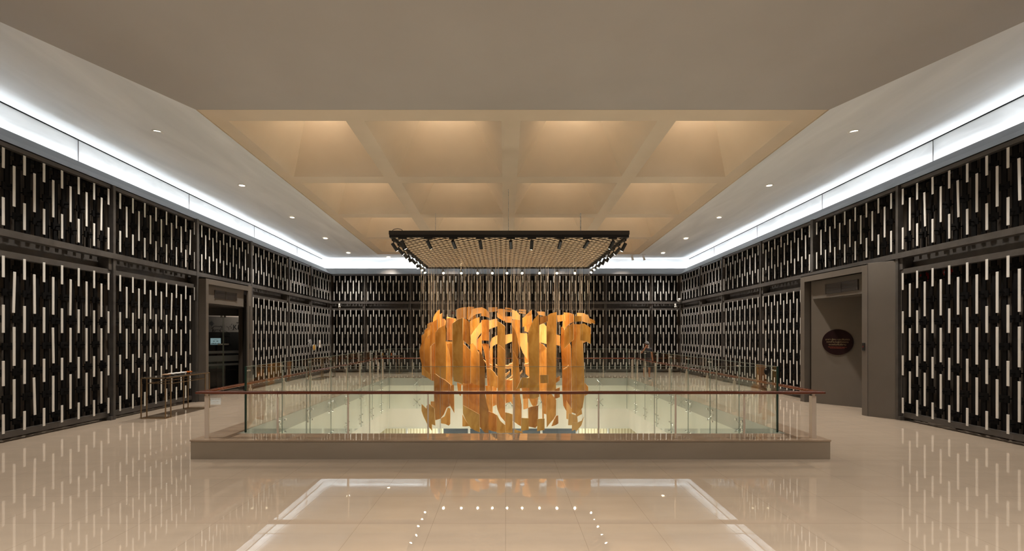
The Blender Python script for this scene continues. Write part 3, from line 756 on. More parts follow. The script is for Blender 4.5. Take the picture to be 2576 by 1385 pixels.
# ------------------------------------------------------------------ sculpture of hanging curved panels
pieces = [
 (12.6,'w1',[(297,332),(245,370),(213,425),(200,480),(205,545),(222,610),(255,660),(300,692)]),
 (13.2,'w0',[(220,340),(255,305),(297,278),(310,500),(310,752),(260,725),(222,700)]),
 (13.6,'w0',[(248,290),(275,270),(300,257),(300,400),(248,400)]),
 (14.0,'w0',[(274,235),(300,221),(325,214),(325,320),(274,320)]),
 (12.4,'w1',[(299,260),(320,225),(364,192),(364,400),(345,406),(325,420),(298,445)]),
 (12.8,'w0',[(325,195),(335,165),(355,132),(385,102),(387,260),(364,290),(325,300)]),
 (13.4,'w2',[(386,148),(411,134),(411,270),(386,270)]),
 (13.9,'w2',[(411,187),(432,187),(445,205),(440,260),(411,260)]),
 (12.0,'w0',[(346,314),(380,272),(438,242),(443,300),(443,747),(395,722),(347,684)]),
 (13.8,'w0',[(450,168),(485,175),(533,187),(533,230),(450,230)]),
 (13.0,'w1',[(450,185),(480,180),(517,181),(517,385),(450,385)]),
 (12.9,'w1',[(450,417),(480,411),(503,418),(503,700),(490,770),(488,600),(482,540),(470,480)]),
 (14.0,'w3',[(440,395),(503,395),(503,800),(440,780)]),
 (11.8,'w0',[(504,230),(545,195),(595,179),(600,400),(600,792),(560,770),(515,758),(508,700)]),
 (12.4,'w1',[(602,179),(635,198),(662,225),(665,435),(630,410),(600,383)]),
 (12.5,'w1',[(599,415),(630,430),(668,478),(668,782),(600,776)]),
 (12.9,'w3',[(664,208),(710,185),(751,172),(751,235),(710,285),(668,345)]),
 (13.4,'w2',[(670,345),(700,300),(750,235),(770,212),(770,310),(730,370),(730,470),(750,505),(695,505),(692,410),(670,415)]),
 (12.8,'w0',[(667,420),(695,410),(720,440),(750,520),(752,802),(705,782),(665,768)]),
 (14.0,'w1',[(728,380),(770,330),(772,520),(752,480),(730,470)]),
 (14.6,'w2',[(543,100),(575,87),(628,78),(628,178),(600,182),(543,205)]),
 (14.9,'w0',[(633,82),(665,76),(698,78),(720,180),(690,205),(633,190)]),
 (14.4,'w2',[(688,100),(725,88),(769,82),(769,135),(725,145),(690,162),(650,200)]),
 (14.2,'w0',[(770,79),(810,100),(843,135),(843,178),(800,165),(770,163)]),
 (15.0,'w2',[(835,82),(915,80),(915,118),(840,127)]),
 (13.0,'w1',[(772,200),(800,194),(840,198),(840,388),(773,385)]),
 (13.6,'w2',[(838,205),(875,192),(915,185),(915,255),(870,270),(838,285)]),
 (13.1,'w1',[(775,415),(805,412),(840,422),(845,830),(825,830),(815,600),(795,490)]),
 (12.1,'w1',[(752,480),(780,525),(800,600),(803,880),(815,950),(835,1020),(835,1232),(800,1230),(752,1175)]),
 (12.2,'w0',[(915,208),(950,225),(985,258),(987,475),(950,435),(915,420)]),
 (12.4,'w0',[(915,420),(950,436),(987,478),(987,940),(950,905),(917,860)]),
 (12.6,'w0',[(908,860),(917,860),(950,905),(987,940),(987,1130),(950,1085),(920,1020),(908,970)]),
 (12.2,'w0',[(910,1065),(945,1120),(987,1162),(990,1232),(908,1232)]),
 (12.3,'w3',[(988,1045),(1020,1050),(1055,1062),(1055,1232),(989,1232)]),
 (14.6,'w2',[(917,98),(950,95),(987,100),(987,205),(960,190),(917,140)]),
 (14.2,'w0',[(912,128),(940,150),(987,205),(970,207),(915,172)]),
 (15.0,'w2',[(987,82),(1050,92),(1050,105),(987,98)]),
 (15.0,'w2',[(987,104),(1050,111),(1050,127),(987,122)]),
 (14.8,'w2',[(985,165),(1050,165),(1050,225),(985,220)]),
 (13.8,'w2',[(1053,102),(1088,120),(1122,155),(1122,200),(1053,190)]),
 (12.6,'w0',[(1053,197),(1090,195),(1122,200),(1122,500),(1112,420),(1095,330),(1053,250)]),
 (12.2,'w1',[(1053,252),(1080,300),(1100,370),(1110,495),(1100,560),(1075,500),(1053,470)]),
 (12.4,'w0',[(1057,470),(1085,505),(1103,560),(1108,600),(1118,700),(1120,890),(1138,975),(1138,1175),(1100,1155),(1062,1125)]),
 (12.0,'w0',[(1065,1195),(1100,1208),(1148,1222),(1148,1232),(1067,1232)]),
 (14.8,'w2',[(1113,100),(1180,103),(1180,122),(1113,116)]),
 (14.8,'w2',[(1113,121),(1178,126),(1178,145),(1113,133)]),
 (12.6,'w3',[(1145,178),(1183,165),(1222,155),(1223,228),(1183,245),(1145,265)]),
 (13.2,'w0',[(1163,165),(1198,130),(1228,104),(1232,232),(1218,250),(1193,312),(1163,300)]),
 (12.1,'w3',[(1193,330),(1212,270),(1248,195),(1298,140),(1300,350),(1300,900),(1255,920),(1210,915),(1208,700),(1200,500)]),
 (14.5,'w2',[(1280,120),(1350,122),(1350,165),(1292,150)]),
 (12.0,'w1',[(1305,172),(1343,162),(1378,160),(1377,210),(1343,228),(1305,240)]),
 (13.2,'w2',[(1303,245),(1338,230),(1368,258),(1366,418),(1298,400)]),
 (13.4,'w0',[(1298,408),(1335,418),(1366,457),(1368,850),(1298,850)]),
 (12.2,'w0',[(1368,165),(1398,140),(1458,125),(1455,350),(1452,830),(1410,870),(1368,890)]),
 (12.6,'w0',[(1368,880),(1410,870),(1455,930),(1453,1070),(1433,1110),(1370,1183),(1366,1020)]),
 (13.6,'w0',[(1463,155),(1530,149),(1535,205),(1468,216)]),
 (13.0,'w0',[(1453,330),(1490,340),(1490,435),(1455,427)]),
 (13.8,'w0',[(1520,128),(1568,130),(1615,145),(1615,215),(1578,230),(1543,265),(1525,300),(1503,300),(1520,200)]),
 (12.4,'w3',[(1528,300),(1558,255),(1615,220),(1615,375),(1573,410),(1528,460)]),
 (13.4,'w1',[(1500,260),(1528,270),(1590,440),(1595,700),(1595,1060),(1550,1030),(1522,980),(1512,860),(1510,620),(1497,420)]),
 (12.4,'w0',[(1618,235),(1690,240),(1700,400),(1708,620),(1712,740),(1712,900),(1698,1000),(1650,1060),(1598,1045),(1598,380),(1615,370)]),
 (12.0,'w3',[(1623,162),(1688,162),(1688,210),(1623,214)]),
 (13.6,'w2',[(1648,132),(1698,135),(1743,155),(1772,218),(1778,235),(1718,220),(1688,210),(1660,200),(1648,160)]),
 (14.0,'w0',[(1750,178),(1810,205),(1810,235),(1768,220)]),
 (12.0,'w3',[(1678,235),(1708,230),(1773,272),(1770,418),(1728,395),(1676,385)]),
 (12.6,'w2',[(1658,475),(1700,410),(1733,395),(1676,385),(1660,420)]),
 (12.2,'w0',[(220,970),(262,1015),(262,985),(285,970),(335,1010),(345,1165),(310,1155),(310,1215),(270,1160),(235,1080),(220,1030)]),
 (12.8,'w0',[(305,945),(335,945),(335,1010),(305,975)]),
 (13.0,'w1',[(335,690),(348,690),(395,722),(443,747),(485,790),(480,985),(455,1000),(430,1060),(400,1100),(350,1115),(340,1040),(335,1000)]),
 (12.7,'w0',[(400,1100),(430,1080),(460,1000),(485,1010),(483,1150),(468,1165),(435,1150),(400,1145)]),
 (12.9,'w1',[(475,920),(490,800),(517,790),(520,1050),(500,1010),(485,985)]),
 (13.4,'w0',[(545,770),(585,788),(583,892),(572,892),(555,860)]),
 (13.2,'w1',[(598,780),(665,765),(750,795),(752,1065),(700,1045),(665,1025),(600,1040)]),
 (12.1,'w3',[(600,980),(665,1020),(750,1065),(753,1228),(710,1215),(665,1190),(625,1120),(600,1055)]),
 (12.8,'w0',[(595,1065),(630,1120),(662,1170),(595,1173)]),
 (12.4,'w1',[(835,1035),(870,1050),(908,1070),(908,1225),(870,1218),(833,1205)]),
 (12.7,'w3',[(820,640),(845,645),(885,680),(915,720),(915,822),(840,800)]),
 (13.1,'w0',[(805,800),(870,800),(870,1045),(838,1030),(815,960)]),
 (13.3,'w0',[(845,800),(908,815),(908,975),(875,990),(865,920)]),
 (13.0,'w0',[(990,880),(1053,870),(1055,970),(1038,945),(993,960)]),
 (13.2,'w1',[(988,745),(1053,750),(1053,860),(988,850)]),
 (12.0,'w3',[(1138,722),(1180,727),(1223,737),(1223,818),(1148,818),(1093,830)]),
 (11.9,'w3',[(1305,702),(1378,702),(1378,775),(1308,778)]),
 (13.2,'w2',[(1153,920),(1198,915),(1200,1005),(1155,1018)]),
 (12.8,'w0',[(1140,820),(1208,800),(1290,900),(1280,970),(1248,1000),(1222,970),(1198,915),(1150,920)]),
 (12.3,'w1',[(1200,1003),(1290,982),(1288,1160),(1270,1190),(1205,1175)]),
 (11.9,'w3',[(1138,1095),(1203,1098),(1203,1205),(1170,1208),(1135,1215)]),
 (11.9,'w3',[(1280,1108),(1348,1102),(1348,1208),(1320,1212),(1280,1218)]),
 (13.0,'w0',[(1298,850),(1368,850),(1368,1063),(1343,1055),(1345,1170),(1330,1170),(1325,950)]),
 (12.9,'w1',[(1453,1075),(1473,1072),(1475,1145),(1415,1172),(1433,1110)]),
 (12.7,'w1',[(1440,832),(1488,815),(1488,905),(1440,920)]),
 (12.9,'w0',[(1453,732),(1488,710),(1488,750),(1453,775)]),
 (13.2,'w2',[(1548,935),(1598,1015),(1598,1110),(1568,1110),(1548,1102)]),
 (12.3,'w2',[(1573,1055),(1610,1062),(1648,1075),(1653,1130),(1643,1165),(1568,1162)]),
 (11.9,'w2',[(1600,1140),(1653,1135),(1688,1120),(1712,1077),(1688,1160),(1638,1220),(1633,1200),(1598,1215)]),
 (12.6,'w3',[(1633,1065),(1688,1010),(1693,1060),(1648,1085)]),
 (13.0,'w0',[(1683,815),(1720,775),(1748,810),(1750,875),(1718,893),(1690,850)]),
 (13.5,'w2',[(850,410),(870,365),(912,338),(915,415),(880,435),(850,460)]),
 (14.2,'w2',[(990,335),(1020,328),(1055,325),(1055,380),(1050,395),(990,420)]),
 (13.8,'w2',[(1123,318),(1188,320),(1193,400),(1190,560),(1150,500),(1113,402)]),
 (14.2,'w0',[(845,460),(872,440),(874,830),(845,830)]),
 (14.4,'w0',[(1160,420),(1208,400),(1208,720),(1175,690)]),
 (14.1,'w1',[(298,440),(350,400),(350,760),(312,752)]),
 (14.6,'w0',[(585,400),(612,380),(612,800),(585,790)]),
 (14.9,'w1',[(700,500),(760,480),(775,830),(700,810)]),
 (14.7,'w0',[(1045,590),(1075,560),(1075,840),(1045,840)]),
 (14.9,'w0',[(1285,300),(1312,280),(1312,860),(1285,860)]),
]
# slender slanted blades glimpsed inside the cavity
blades = [(14.0, [(847,498),(915,555),(902,568),(870,550)]), (14.3, [(858,548),(885,560),(915,558),(915,583),(885,590),(858,578)]),
 (14.5, [(990,560),(1053,550),(1053,588),(1020,594),(990,590)]), (14.1, [(992,545),(1050,520),(1052,531),(995,554)]),
 (14.1, [(1125,545),(1193,515),(1192,528),(1128,568)]), (14.3, [(990,655),(1045,617),(1045,634),(990,690)]),
 (14.5, [(990,712),(1040,662),(1042,674),(1003,716)]), (14.0, [(990,718),(1053,695),(1055,750),(990,745)]),
 (13.9, [(885,678),(915,655),(915,720)]), (14.1, [(1120,650),(1160,605),(1160,627),(1125,665)]),
 (14.0, [(1125,700),(1192,675),(1195,690),(1130,714)]), (13.4, [(1453,590),(1490,550),(1490,566),(1455,600)])]
sculpt = empty('hanging_sculpture', (.1, 13.2, 0)); tag(sculpt, 'large cluster of curved amber plywood panels hanging on wires over the opening', 'sculpture')
def m2px(x, y): return 1000 + x / 3.645, 750 + y / 3.645
def make_piece(Y, m, pts, yaw, bow, name='curved_panel'):
    P = []
    px = [m2px(*p) for p in pts]
    xc = (min(p[0] for p in px) + max(p[0] for p in px)) / 2
    X0 = (xc - CX) * Y / F
    n = Vector((math.sin(yaw), -math.cos(yaw), 0)); t = Vector((math.cos(yaw), math.sin(yaw), 0)); c0 = Vector((X0, Y, 0))
    for (x, y) in px:
        d = Vector(((x - CX) / F, 1, -(y - CY) / F)); o = Vector((0, 0, E))
        k = (c0 - o).dot(n) / d.dot(n) if abs(d.dot(n)) > 1e-6 else Y
        w = o + d * k; P.append(((w - c0).dot(t), w.z))
    us = [p[0] for p in P]; w = max(us) - min(us); um = (max(us) + min(us)) / 2
    bm = bmesh.new(); th = .026
    vs = [bm.verts.new((u, 0, z)) for u, z in P]
    f = bm.faces.new(vs)
    ext = bmesh.ops.extrude_face_region(bm, geom=[f]); ev = [g for g in ext['geom'] if isinstance(g, bmesh.types.BMVert)]
    bmesh.ops.translate(bm, verts=ev, vec=(0, th, 0))
    for k in range(1, 8):
        bmesh.ops.bisect_plane(bm, geom=bm.verts[:] + bm.edges[:] + bm.faces[:], plane_co=(um - w / 2 + w * k / 8, 0, 0), plane_no=(1, 0, 0), dist=1e-5)
    bmesh.ops.triangulate(bm, faces=[f for f in bm.faces if len(f.verts) > 4])
    for v in bm.verts:
        s = 2 * (v.co.x - um) / max(w, .01); v.co.y += -bow * (1 - s * s)
    bmesh.ops.recalc_face_normals(bm, faces=bm.faces)
    bmesh.ops.split_edges(bm, edges=[e for e in bm.edges if len(e.link_faces) == 2 and e.link_faces[0].normal.dot(e.link_faces[1].normal) < .5])
    me = bpy.data.meshes.new(name); bm.to_mesh(me); bm.free(); me.materials.append(M[m]); me.materials.append(M['ply_edge'])
    for p in me.polygons:
        p.material_index = 0 if abs(p.normal.y) > .6 else 1
        p.use_smooth = p.material_index == 0
    o = bpy.data.objects.new(name, me); C.objects.link(o)
    o.parent = sculpt; o.location = c0 - sculpt.location; o.rotation_euler = (0, 0, yaw)
    return o, P, c0, t, w, um
rng = random.Random(3)
def hang(o, P, w, um):
    b = MB()
    for s in (-.33, .33):
        u = um + w * s
        zt = max(z for uu, z in P if abs(uu - u) <= max(w * .55, .05)) - .12
        ru = .0022; b.tube((u, .009, zt), (u, .009, 4.6), ru, n=4, cap=False)
    b.build('suspension_wires', 'wire', o)
for (Y, m, pts) in pieces:
    # nearer pieces keep more frontal, bow like sections of a drum
    wpx = (max(p[0] for p in pts) - min(p[0] for p in pts)) / 3.645 * Y / F
    yaw = rng.choice([-1, 1]) * rng.uniform(.1, .55); bow = wpx * rng.uniform(.07, .16) * rng.choice([1, 1, 1, -1])
    o, P, c0, t, w, um = make_piece(Y, m, pts, yaw, bow)
    hang(o, P, w, um)
for (Y, pts) in blades:
    o, P, c0, t, w, um = make_piece(Y, 'w2', pts, rng.uniform(-.3, .3), .03, 'slanted_blade'); o.rotation_euler.x = .5
# ------------------------------------------------------------------ ceiling downlights
def hside(x, y):
    xl = -6.7 if x < 0 else 7.0; f = (abs(x) - abs(xl)) / (10.4 - abs(xl)); return hL(y) * (1 - f) + hC(y) * f
dl = None
def downlight(x, y, z, label, energy=0.0, cone=70):
    global dl
    if dl is None:
        dl = empty('ceiling_downlight'); b = MB()
        n = 28; vs = []; fs = []
        for r, zz in ((.12, -.004), (.12, -.014), (.085, -.014), (.075, .0)): vs += [(r * math.cos(2 * PI * i / n), r * math.sin(2 * PI * i / n), zz) for i in range(n)]
        for k in range(3): fs += [(k * n + i, k * n + (i + 1) % n, (k + 1) * n + (i + 1) % n, (k + 1) * n + i) for i in range(n)]
        b.add(vs, fs); b.build('trim_ring', 'trim', dl)
        b = MB(); b.tube((0, 0, -.006), (0, 0, -.009), .078, n=24); b.build('lamp', 'lens_soft', dl); o = dl
    else: o = copy_tree(dl)
    o.location = (x, y, z - .01); tag(o, label, 'downlight', 'round recessed downlights in the ceiling')
    if energy: lamp('SPOT', 'downlight_lamp', (x, y, z - .05), energy, WARM2, aim=(x, y, 0), spot_size=math.radians(cone), spot_blend=.9, shadow_soft_size=.06)
DLY = [7.1, 10.3, 13.6, 16.8, 19.9, 22.8]
K_DL = 620
for s, nm in ((-1, 'left'), (1, 'right')):
    for i, y in enumerate(DLY):
        x = s * 8.2; z = hside(x, y)
        if i == 0: lamp('SPOT', 'downlight_lamp', (x, y, z - .05), K_DL, WARM2, aim=(x, y, 0), spot_size=math.radians(95), spot_blend=.9, shadow_soft_size=.06); continue
        downlight(x, y, z, 'round recessed downlight in the %s ceiling strip, %s from the camera' % (nm, ORD[i - 1]), K_DL, 95)
for i, x in enumerate((-6.4,)): downlight(x, 23.9, 6.31, 'round recessed downlight in the far ceiling strip left of the rig', 150, 90)
for i, x in enumerate((-3, 3, 6.4)): lamp('SPOT', 'downlight_lamp', (x, 23.7, 6.28), 150, WARM2, aim=(x, 23.4, 0), spot_size=math.radians(90), spot_blend=.9, shadow_soft_size=.06)
# recessed lamps over the near floor, above and behind the camera
for x in (-6, -2, 2, 6):
    for y in (-4, 1.6): lamp('SPOT', 'near_lamp', (x, y, 6.95), 1100, WARM2, aim=(x, y, 0), spot_size=math.radians(88), spot_blend=1.0, shadow_soft_size=.1)

for x in (-4.5, -1.5, 1.5, 4.5): lamp('SPOT', 'near_lamp', (x, 3.4, 6.95), 200, WARM2, aim=(x, 4.2, 0), spot_size=math.radians(105), spot_blend=1.0, shadow_soft_size=.1)  # added fill lights to brighten the curb front and posts

# cove lighting
K_COVE = 20
for s in (-1, 1):
    for k in range(8):
        y0 = -6 + k * 3.8 + .05; y = y0 + 1.85
        if y > 24: continue
        l = lamp('AREA', 'cove_strip', (s * 10.20, y, hB(y) - .10), K_COVE * (.8 + .045 * max(y, 0)), COOL, aim=(s * 10.33, y, hB(y) + 1), shape='RECTANGLE', size=.06, size_y=3.7)
        # the long side runs along the wall
        l.rotation_euler = Matrix(((1, 0, 0), (0, 1, 0), (0, 0, 1))).to_euler(); l.rotation_euler = (0, -s * math.radians(128), 0)
for k in range(6):
    x = -8.5 + k * 3.4
    l = lamp('AREA', 'cove_strip', (x, 24.62, 5.66), K_COVE * 2.0, COOL, shape='RECTANGLE', size=3.3, size_y=.06); l.rotation_euler = (math.radians(128), 0, 0)
# lamps at the tops of the coffers
for (x, y, z) in coffer_tops:
    lamp('POINT', 'coffer_lamp', (x, y, z - .15), 75, (1.0, .88, .74), shadow_soft_size=.1)
# storey below and gallery
for x in (-3.2, .1, 3.4):
    for y in (10.2, 15.2):
        l = lamp('AREA', 'lower_lamp', (x, y, -4.4), 44, LOWC, shape='SQUARE', size=1.5); l.rotation_euler = (PI, 0, 0)
for x in (-3.5, .1, 3.6): l = lamp('AREA', 'lower_lamp', (x, 18.8, -1.8), 42, LOWC, shape='SQUARE', size=.6); l.rotation_euler = (.6, 0, 0)
lamp('SPOT', 'gallery_lamp', (-15.6, 24.9, 3.7), 130, WARM2, aim=(-16.6, 26.6, 2.7), spot_size=math.radians(110), spot_blend=1, shadow_soft_size=.1)

# ------------------------------------------------------------------ display tables
def display_table(x0, x1, y0, y1, h, label, items=None, split='y'):
    e = empty('display_table', ((x0 + x1) / 2, (y0 + y1) / 2, 0)); tag(e, label, 'table')
    lx, ly = (x1 - x0) / 2, (y1 - y0) / 2; r = .011
    b = MB(); b.box(-lx, lx, -ly, ly, h - .028, h); bevel(b.build('table_top', 'table_top', e), .004)
    b = MB()
    for (p, q) in (((-lx, -ly), (lx, -ly)), ((lx, -ly), (lx, ly)), ((lx, ly), (-lx, ly)), ((-lx, ly), (-lx, -ly))):
        b.box(min(p[0], q[0]) - r, max(p[0], q[0]) + r, min(p[1], q[1]) - r, max(p[1], q[1]) + r, h - .034, h - .006)
    b.build('top_frame', 'bronze', e)
    def sq(p, q, rr=.010):
        lo = [min(a, c) - rr for a, c in zip(p, q)]; hi = [max(a, c) + rr for a, c in zip(p, q)]
        b = MB(); b.box(lo[0], hi[0], lo[1], hi[1], max(lo[2], 0), hi[2]); return b
    d = .17
    ends = [(-ly, -ly + d), (ly - d, ly)] if split == 'y' else [(-lx, -lx + d), (lx - d, lx)]
    for pr2 in ends:
        for v in pr2:
            for s in (-1, 1):
                p = (s * lx, v) if split == 'y' else (v, s * ly)
                sq((*p, 0), (*p, h - .03)).build('leg', 'bronze', e)
        b = MB()
        for v in pr2:
            if split == 'y': b.box(-lx, lx, v - .01, v + .01, 0, .018)
            else: b.box(v - .01, v + .01, -ly, ly, 0, .018)
        for s in (-1, 1):
            if split == 'y': b.box(s * lx - .01, s * lx + .01, pr2[0], pr2[1], 0, .018)
            else: b.box(pr2[0], pr2[1], s * ly - .01, s * ly + .01, 0, .018)
        b.build('foot_frame', 'bronze', e)
    b = MB(); hs = h - .175
    for s in (-1, 1):
        if split == 'y': b.box(s * lx - .008, s * lx + .008, -ly + d, ly - d, hs, hs + .016)
        else: b.box(-lx + d, lx - d, s * ly - .008, s * ly + .008, hs, hs + .016)
    for v in (ends[0][1], ends[1][0]):
        if split == 'y': b.box(-lx, lx, v - .008, v + .008, hs, hs + .016)
        else: b.box(v - .008, v + .008, -ly, ly, hs, hs + .016)
    b.build('stretcher', 'bronze', e)
    return e
display_table(-8.97, -8.37, 10.76, 12.35, 1.016, 'bronze framed display table against the left wall nearest the camera')
tray = []
for px, m, lab in ((415, 'tan', 'tan'), (432.5, 'white', 'first white'), (446.5, 'white', 'second white'), (459.5, 'white', 'third white'), (473.5, 'orange', 'orange-brown')):
    X = -8.66; Yc = X * F / (px - CX)
    if lab == 'tan': X = -8.62
    e = empty('display_tray', (X, Yc, 1.016), .1)
    nm = {'tan': 'tan square display tray nearest the camera on the left bronze table', 'orange-brown': 'glossy orange-brown display tray at the far end of the row on the left table'}.get(lab, 'small white display tray on the left table, %s of the three from the camera' % lab.split()[0])
    tag(e, nm, 'display tray', 'small display trays on the left table')
    w = .068
    b = MB(); b.box(-.035, .035, -.035, .035, 0, .022); b.build('base', 'black', e)
    b = MB(); b.add([(-w, -w, .022), (w, -w, .022), (w, w, .022), (-w, w, .022), (-w, -w, .052), (w, -w, .052), (w, w, .057), (-w, w, .057)],
                    [(3, 2, 1, 0), (4, 5, 6, 7), (0, 1, 5, 4), (1, 2, 6, 5), (2, 3, 7, 6), (3, 0, 4, 7)]); bevel(b.build('tray_body', m, e), .006)
display_table(-8.97, -8.39, 19.9, 21.5, 1.0, 'bronze framed display table against the left wall near the far corner')
display_table(-6.92, -5.59, 23.05, 23.6, .97, 'bronze framed display table standing in front of the far wall', split='x')
for px, m, w, h, nm in ((962.8, 'gold', .035, .12, 'gold card standing at the left on the far display table'), (973, 'grey', .052, .12, 'grey card standing left of the orange one on the far display table'),
                        (984.6, 'orange', .03, .12, 'orange card standing on the far display table'), (994.2, 'grey', .055, .12, 'grey card at the right end of the far display table')):
    b = MB(); b.box(-w, w, -.004, .004, 0, h); b.box(-w * .6, w * .6, -.004, .05, 0, .006); o = b.build('display_card', m); o.location = ((px - CX) * 23.3 / F, 23.3, .97); o.rotation_euler = (0, 0, 0)
    tag(o, nm, 'card')
e = empty('figurine', ((960.8 - CX) * 23.45 / F, 23.45, .97)); tag(e, 'small grey figurine on a pale block at the left of the far table', 'figurine')
b = MB(); b.box(-.05, .05, -.04, .04, 0, .14); b.build('block', 'white', e)
b = MB(); b.tube((0, 0, .14), (0, 0, .24), .035, n=10, r2=.022); b.tube((0, 0, .24), (0, 0, .30), .025, n=10, r2=.012); b.build('figure', 'silver', e)

# coin discs and paper at the left wall
def wall_disc(Y, z, r, m, ringm, label):
    e = empty('coin_disc', (-9.36, Y, z)); tag(e, label, 'disc')
    b = MB(); b.tube((-.02, 0, 0), (.0, 0, 0), r, n=40); b.build('rim', ringm, e)
    b = MB(); b.tube((0, 0, 0), (.006, 0, 0), r * .8, n=40); b.tube((0, 0, 0), (.012, 0, 0), r * .35, n=24); b.build('face', m, e)
    b = MB(); b.tube((-.02, 0, 0), (-.2, 0, 0), .02, n=8); b.build('stand_off', 'black', e)
wall_disc(20.98, 1.68, .165, 'silver', 'silver', 'silver coin-like disc on the left wall screen above the far table')
wall_disc(21.38, 1.44, .165, 'gold', 'silver', 'gold coin-like disc with silver rim on the left wall screen')
b = MB(); b.box(0, .004, -.10, .10, -.19, .19); o = b.build('paper_notice', 'white'); o.location = (-9.44, 22.2, 1.6)
tag(o, 'narrow white paper notice on the left wall screen near the corner', 'notice')
b = MB(); b.box(.004, .006, -.05, .05, -.06, .06); b.build('print', 'tan', o)

# alarm devices, cameras
def alarm(loc, face, r, label):
    e = empty('alarm_bell', loc, face); tag(e, label, 'alarm bell')
    b = MB(); b.tube((0, 0, 0), (0, -.05, 0), r, n=24, r2=r * .7); b.build('gong', 'red', e, smooth=False)
    b = MB(); b.tube((0, -.05, 0), (0, -.07, 0), r * .3, n=12); b.build('cap', 'silver', e)
alarm((9.87, 10.3, 3.42), -PI / 2, .12, 'red alarm bell behind the right wall screen beside the portal')
alarm((9.87, 9.75, 3.46), -PI / 2, .10, 'red alarm bell behind the right wall screen, nearer the camera')
alarm((-2.9, 24.22, 3.26), 0, .10, 'red alarm bell behind the far wall screen')
def cctv(loc, rz, label):
    e = empty('security_camera', loc, rz); tag(e, label, 'security camera')
    b = MB(); b.tube((0, 0, .0), (0, 0, -.10), .05, n=14); b.build('mount', 'white', e)
    b = MB(); b.tube((0, .06, -.15), (.02, -.12, -.21), .055, n=16); b.build('camera_body', 'white', e)
    b = MB(); b.tube((.02, -.12, -.21), (.021, -.125, -.212), .038, n=16); b.build('lens', 'black', e)
cctv((-9.02, 23.7, 3.75), .3, 'white security camera under the mid beam in the far left corner')
cctv((9.2, 23.7, 3.75), -.3, 'white security camera under the mid beam in the far right corner')
e = empty('dome_camera', (9.38, 23.6, 3.87)); tag(e, 'white dome camera on the mid beam in the far right corner', 'security camera')
b = MB(); b.tube((0, 0, 0), (0, 0, .05), .1, n=20); b.build('dome_base', 'white', e)
me = bpy.data.meshes.new('dome'); bm = bmesh.new(); bmesh.ops.create_uvsphere(bm, u_segments=20, v_segments=10, radius=.105); bm.to_mesh(me); bm.free(); me.materials.append(M['silver'])
o = bpy.data.objects.new('dome', me); C.objects.link(o); o.parent = e; o.location = (0, -.02, .07)

# ------------------------------------------------------------------ visitor
def skin_obj(name, verts, edges, m, parent, root=0, sub=2):
    me = bpy.data.meshes.new(name); me.from_pydata([v[:3] for v in verts], edges, []); me.materials.append(M[m])
    o = bpy.data.objects.new(name, me); C.objects.link(o); o.parent = parent
    o.modifiers.new('skin', 'SKIN')
    sv = me.skin_vertices[0].data
    for i, v in enumerate(verts):
        r = v[3] if isinstance(v[3], tuple) else (v[3], v[3]); sv[i].radius = r; sv[i].use_root = (i == root)
    s = o.modifiers.new('sub', 'SUBSURF'); s.levels = sub; s.render_levels = sub
    for p in me.polygons: p.use_smooth = True
    o.modifiers['skin'].use_smooth_shade = True
    return o
pe = empty('person', (6.62, 20.5, 0), .0); tag(pe, 'person in black top, shorts and grey cap raising a phone behind the railing', 'person')
V = [(0, 0, .92, (.15, .10)),                                       # 0 pelvis
     (0, 0, 1.08, (.13, .09)), (0, .0, 1.25, (.16, .105)), (0, .01, 1.38, (.14, .09)), (0, 0, 1.46, .046), (0, -.01, 1.51, .045),   # spine, neck 1-5
     (0, -.02, 1.575, (.074, .088)), (0, -.015, 1.64, (.076, .094)), (0, -.005, 1.69, (.055, .07)),                                # head 6-8
     (-.17, 0, 1.40, .058), (-.27, -.02, 1.20, .045), (-.20, -.22, 1.38, .036), (-.12, -.27, 1.55, .026),                           # raised arm 9-12
     (.17, 0, 1.40, .058), (.235, .01, 1.13, .045), (.25, -.03, .90, .034), (.25, -.05, .83, .028),                                  # hanging arm 13-16
     (-.09, 0, .86, .095), (-.11, -.01, .49, .062), (-.12, .01, .30, .056), (-.12, .02, .09, .038), (-.12, -.04, .04, .04), (-.13, -.14, .035, .032),  # leg 17-22
     (.09, 0, .86, .095), (.10, -.03, .49, .062), (.11, .0, .30, .056), (.12, .02, .09, .038), (.125, -.04, .04, .04), (.15, -.14, .035, .032)]         # leg 23-28
Ed = [(0, 1), (1, 2), (2, 3), (3, 4), (4, 5), (5, 6), (6, 7), (7, 8), (3, 9), (9, 10), (10, 11), (11, 12), (3, 13), (13, 14), (14, 15), (15, 16),
      (0, 17), (17, 18), (18, 19), (19, 20), (20, 21), (21, 22), (0, 23), (23, 24), (24, 25), (25, 26), (26, 27), (27, 28)]
def fingers(base, dirs, V, Ed):
    for (dx, dy, dz), r in dirs:
        p = V[base]; k = len(V)
        V.append((p[0] + dx * .5, p[1] + dy * .5, p[2] + dz * .5, r)); V.append((p[0] + dx, p[1] + dy, p[2] + dz, r * .85))
        Ed.append((base, k)); Ed.append((k, k + 1))
fingers(12, [((.02, .03, .075), .010), ((.045, .02, .075), .010), ((.065, .02, .062), .010), ((.075, .02, .04), .009), ((.05, .0, -.012), .011)], V, Ed)
fingers(16, [((.022, -.01, -.095), .010), ((.006, -.012, -.10), .010), ((-.01, -.012, -.095), .010), ((-.024, -.01, -.08), .009), ((-.035, -.035, -.045), .011)], V, Ed)
skin_obj('body', V, Ed, 'skin', pe)
T_ = [(0, 0, .86, (.185, .14)), (0, 0, 1.04, (.17, .13)), (0, 0, 1.25, (.185, .125)), (0, .01, 1.385, (.165, .105)), (0, 0, 1.445, .07),
      (-.18, 0, 1.395, .073), (-.25, -.01, 1.27, .064), (.18, 0, 1.395, .073), (.225, .0, 1.25, .064)]
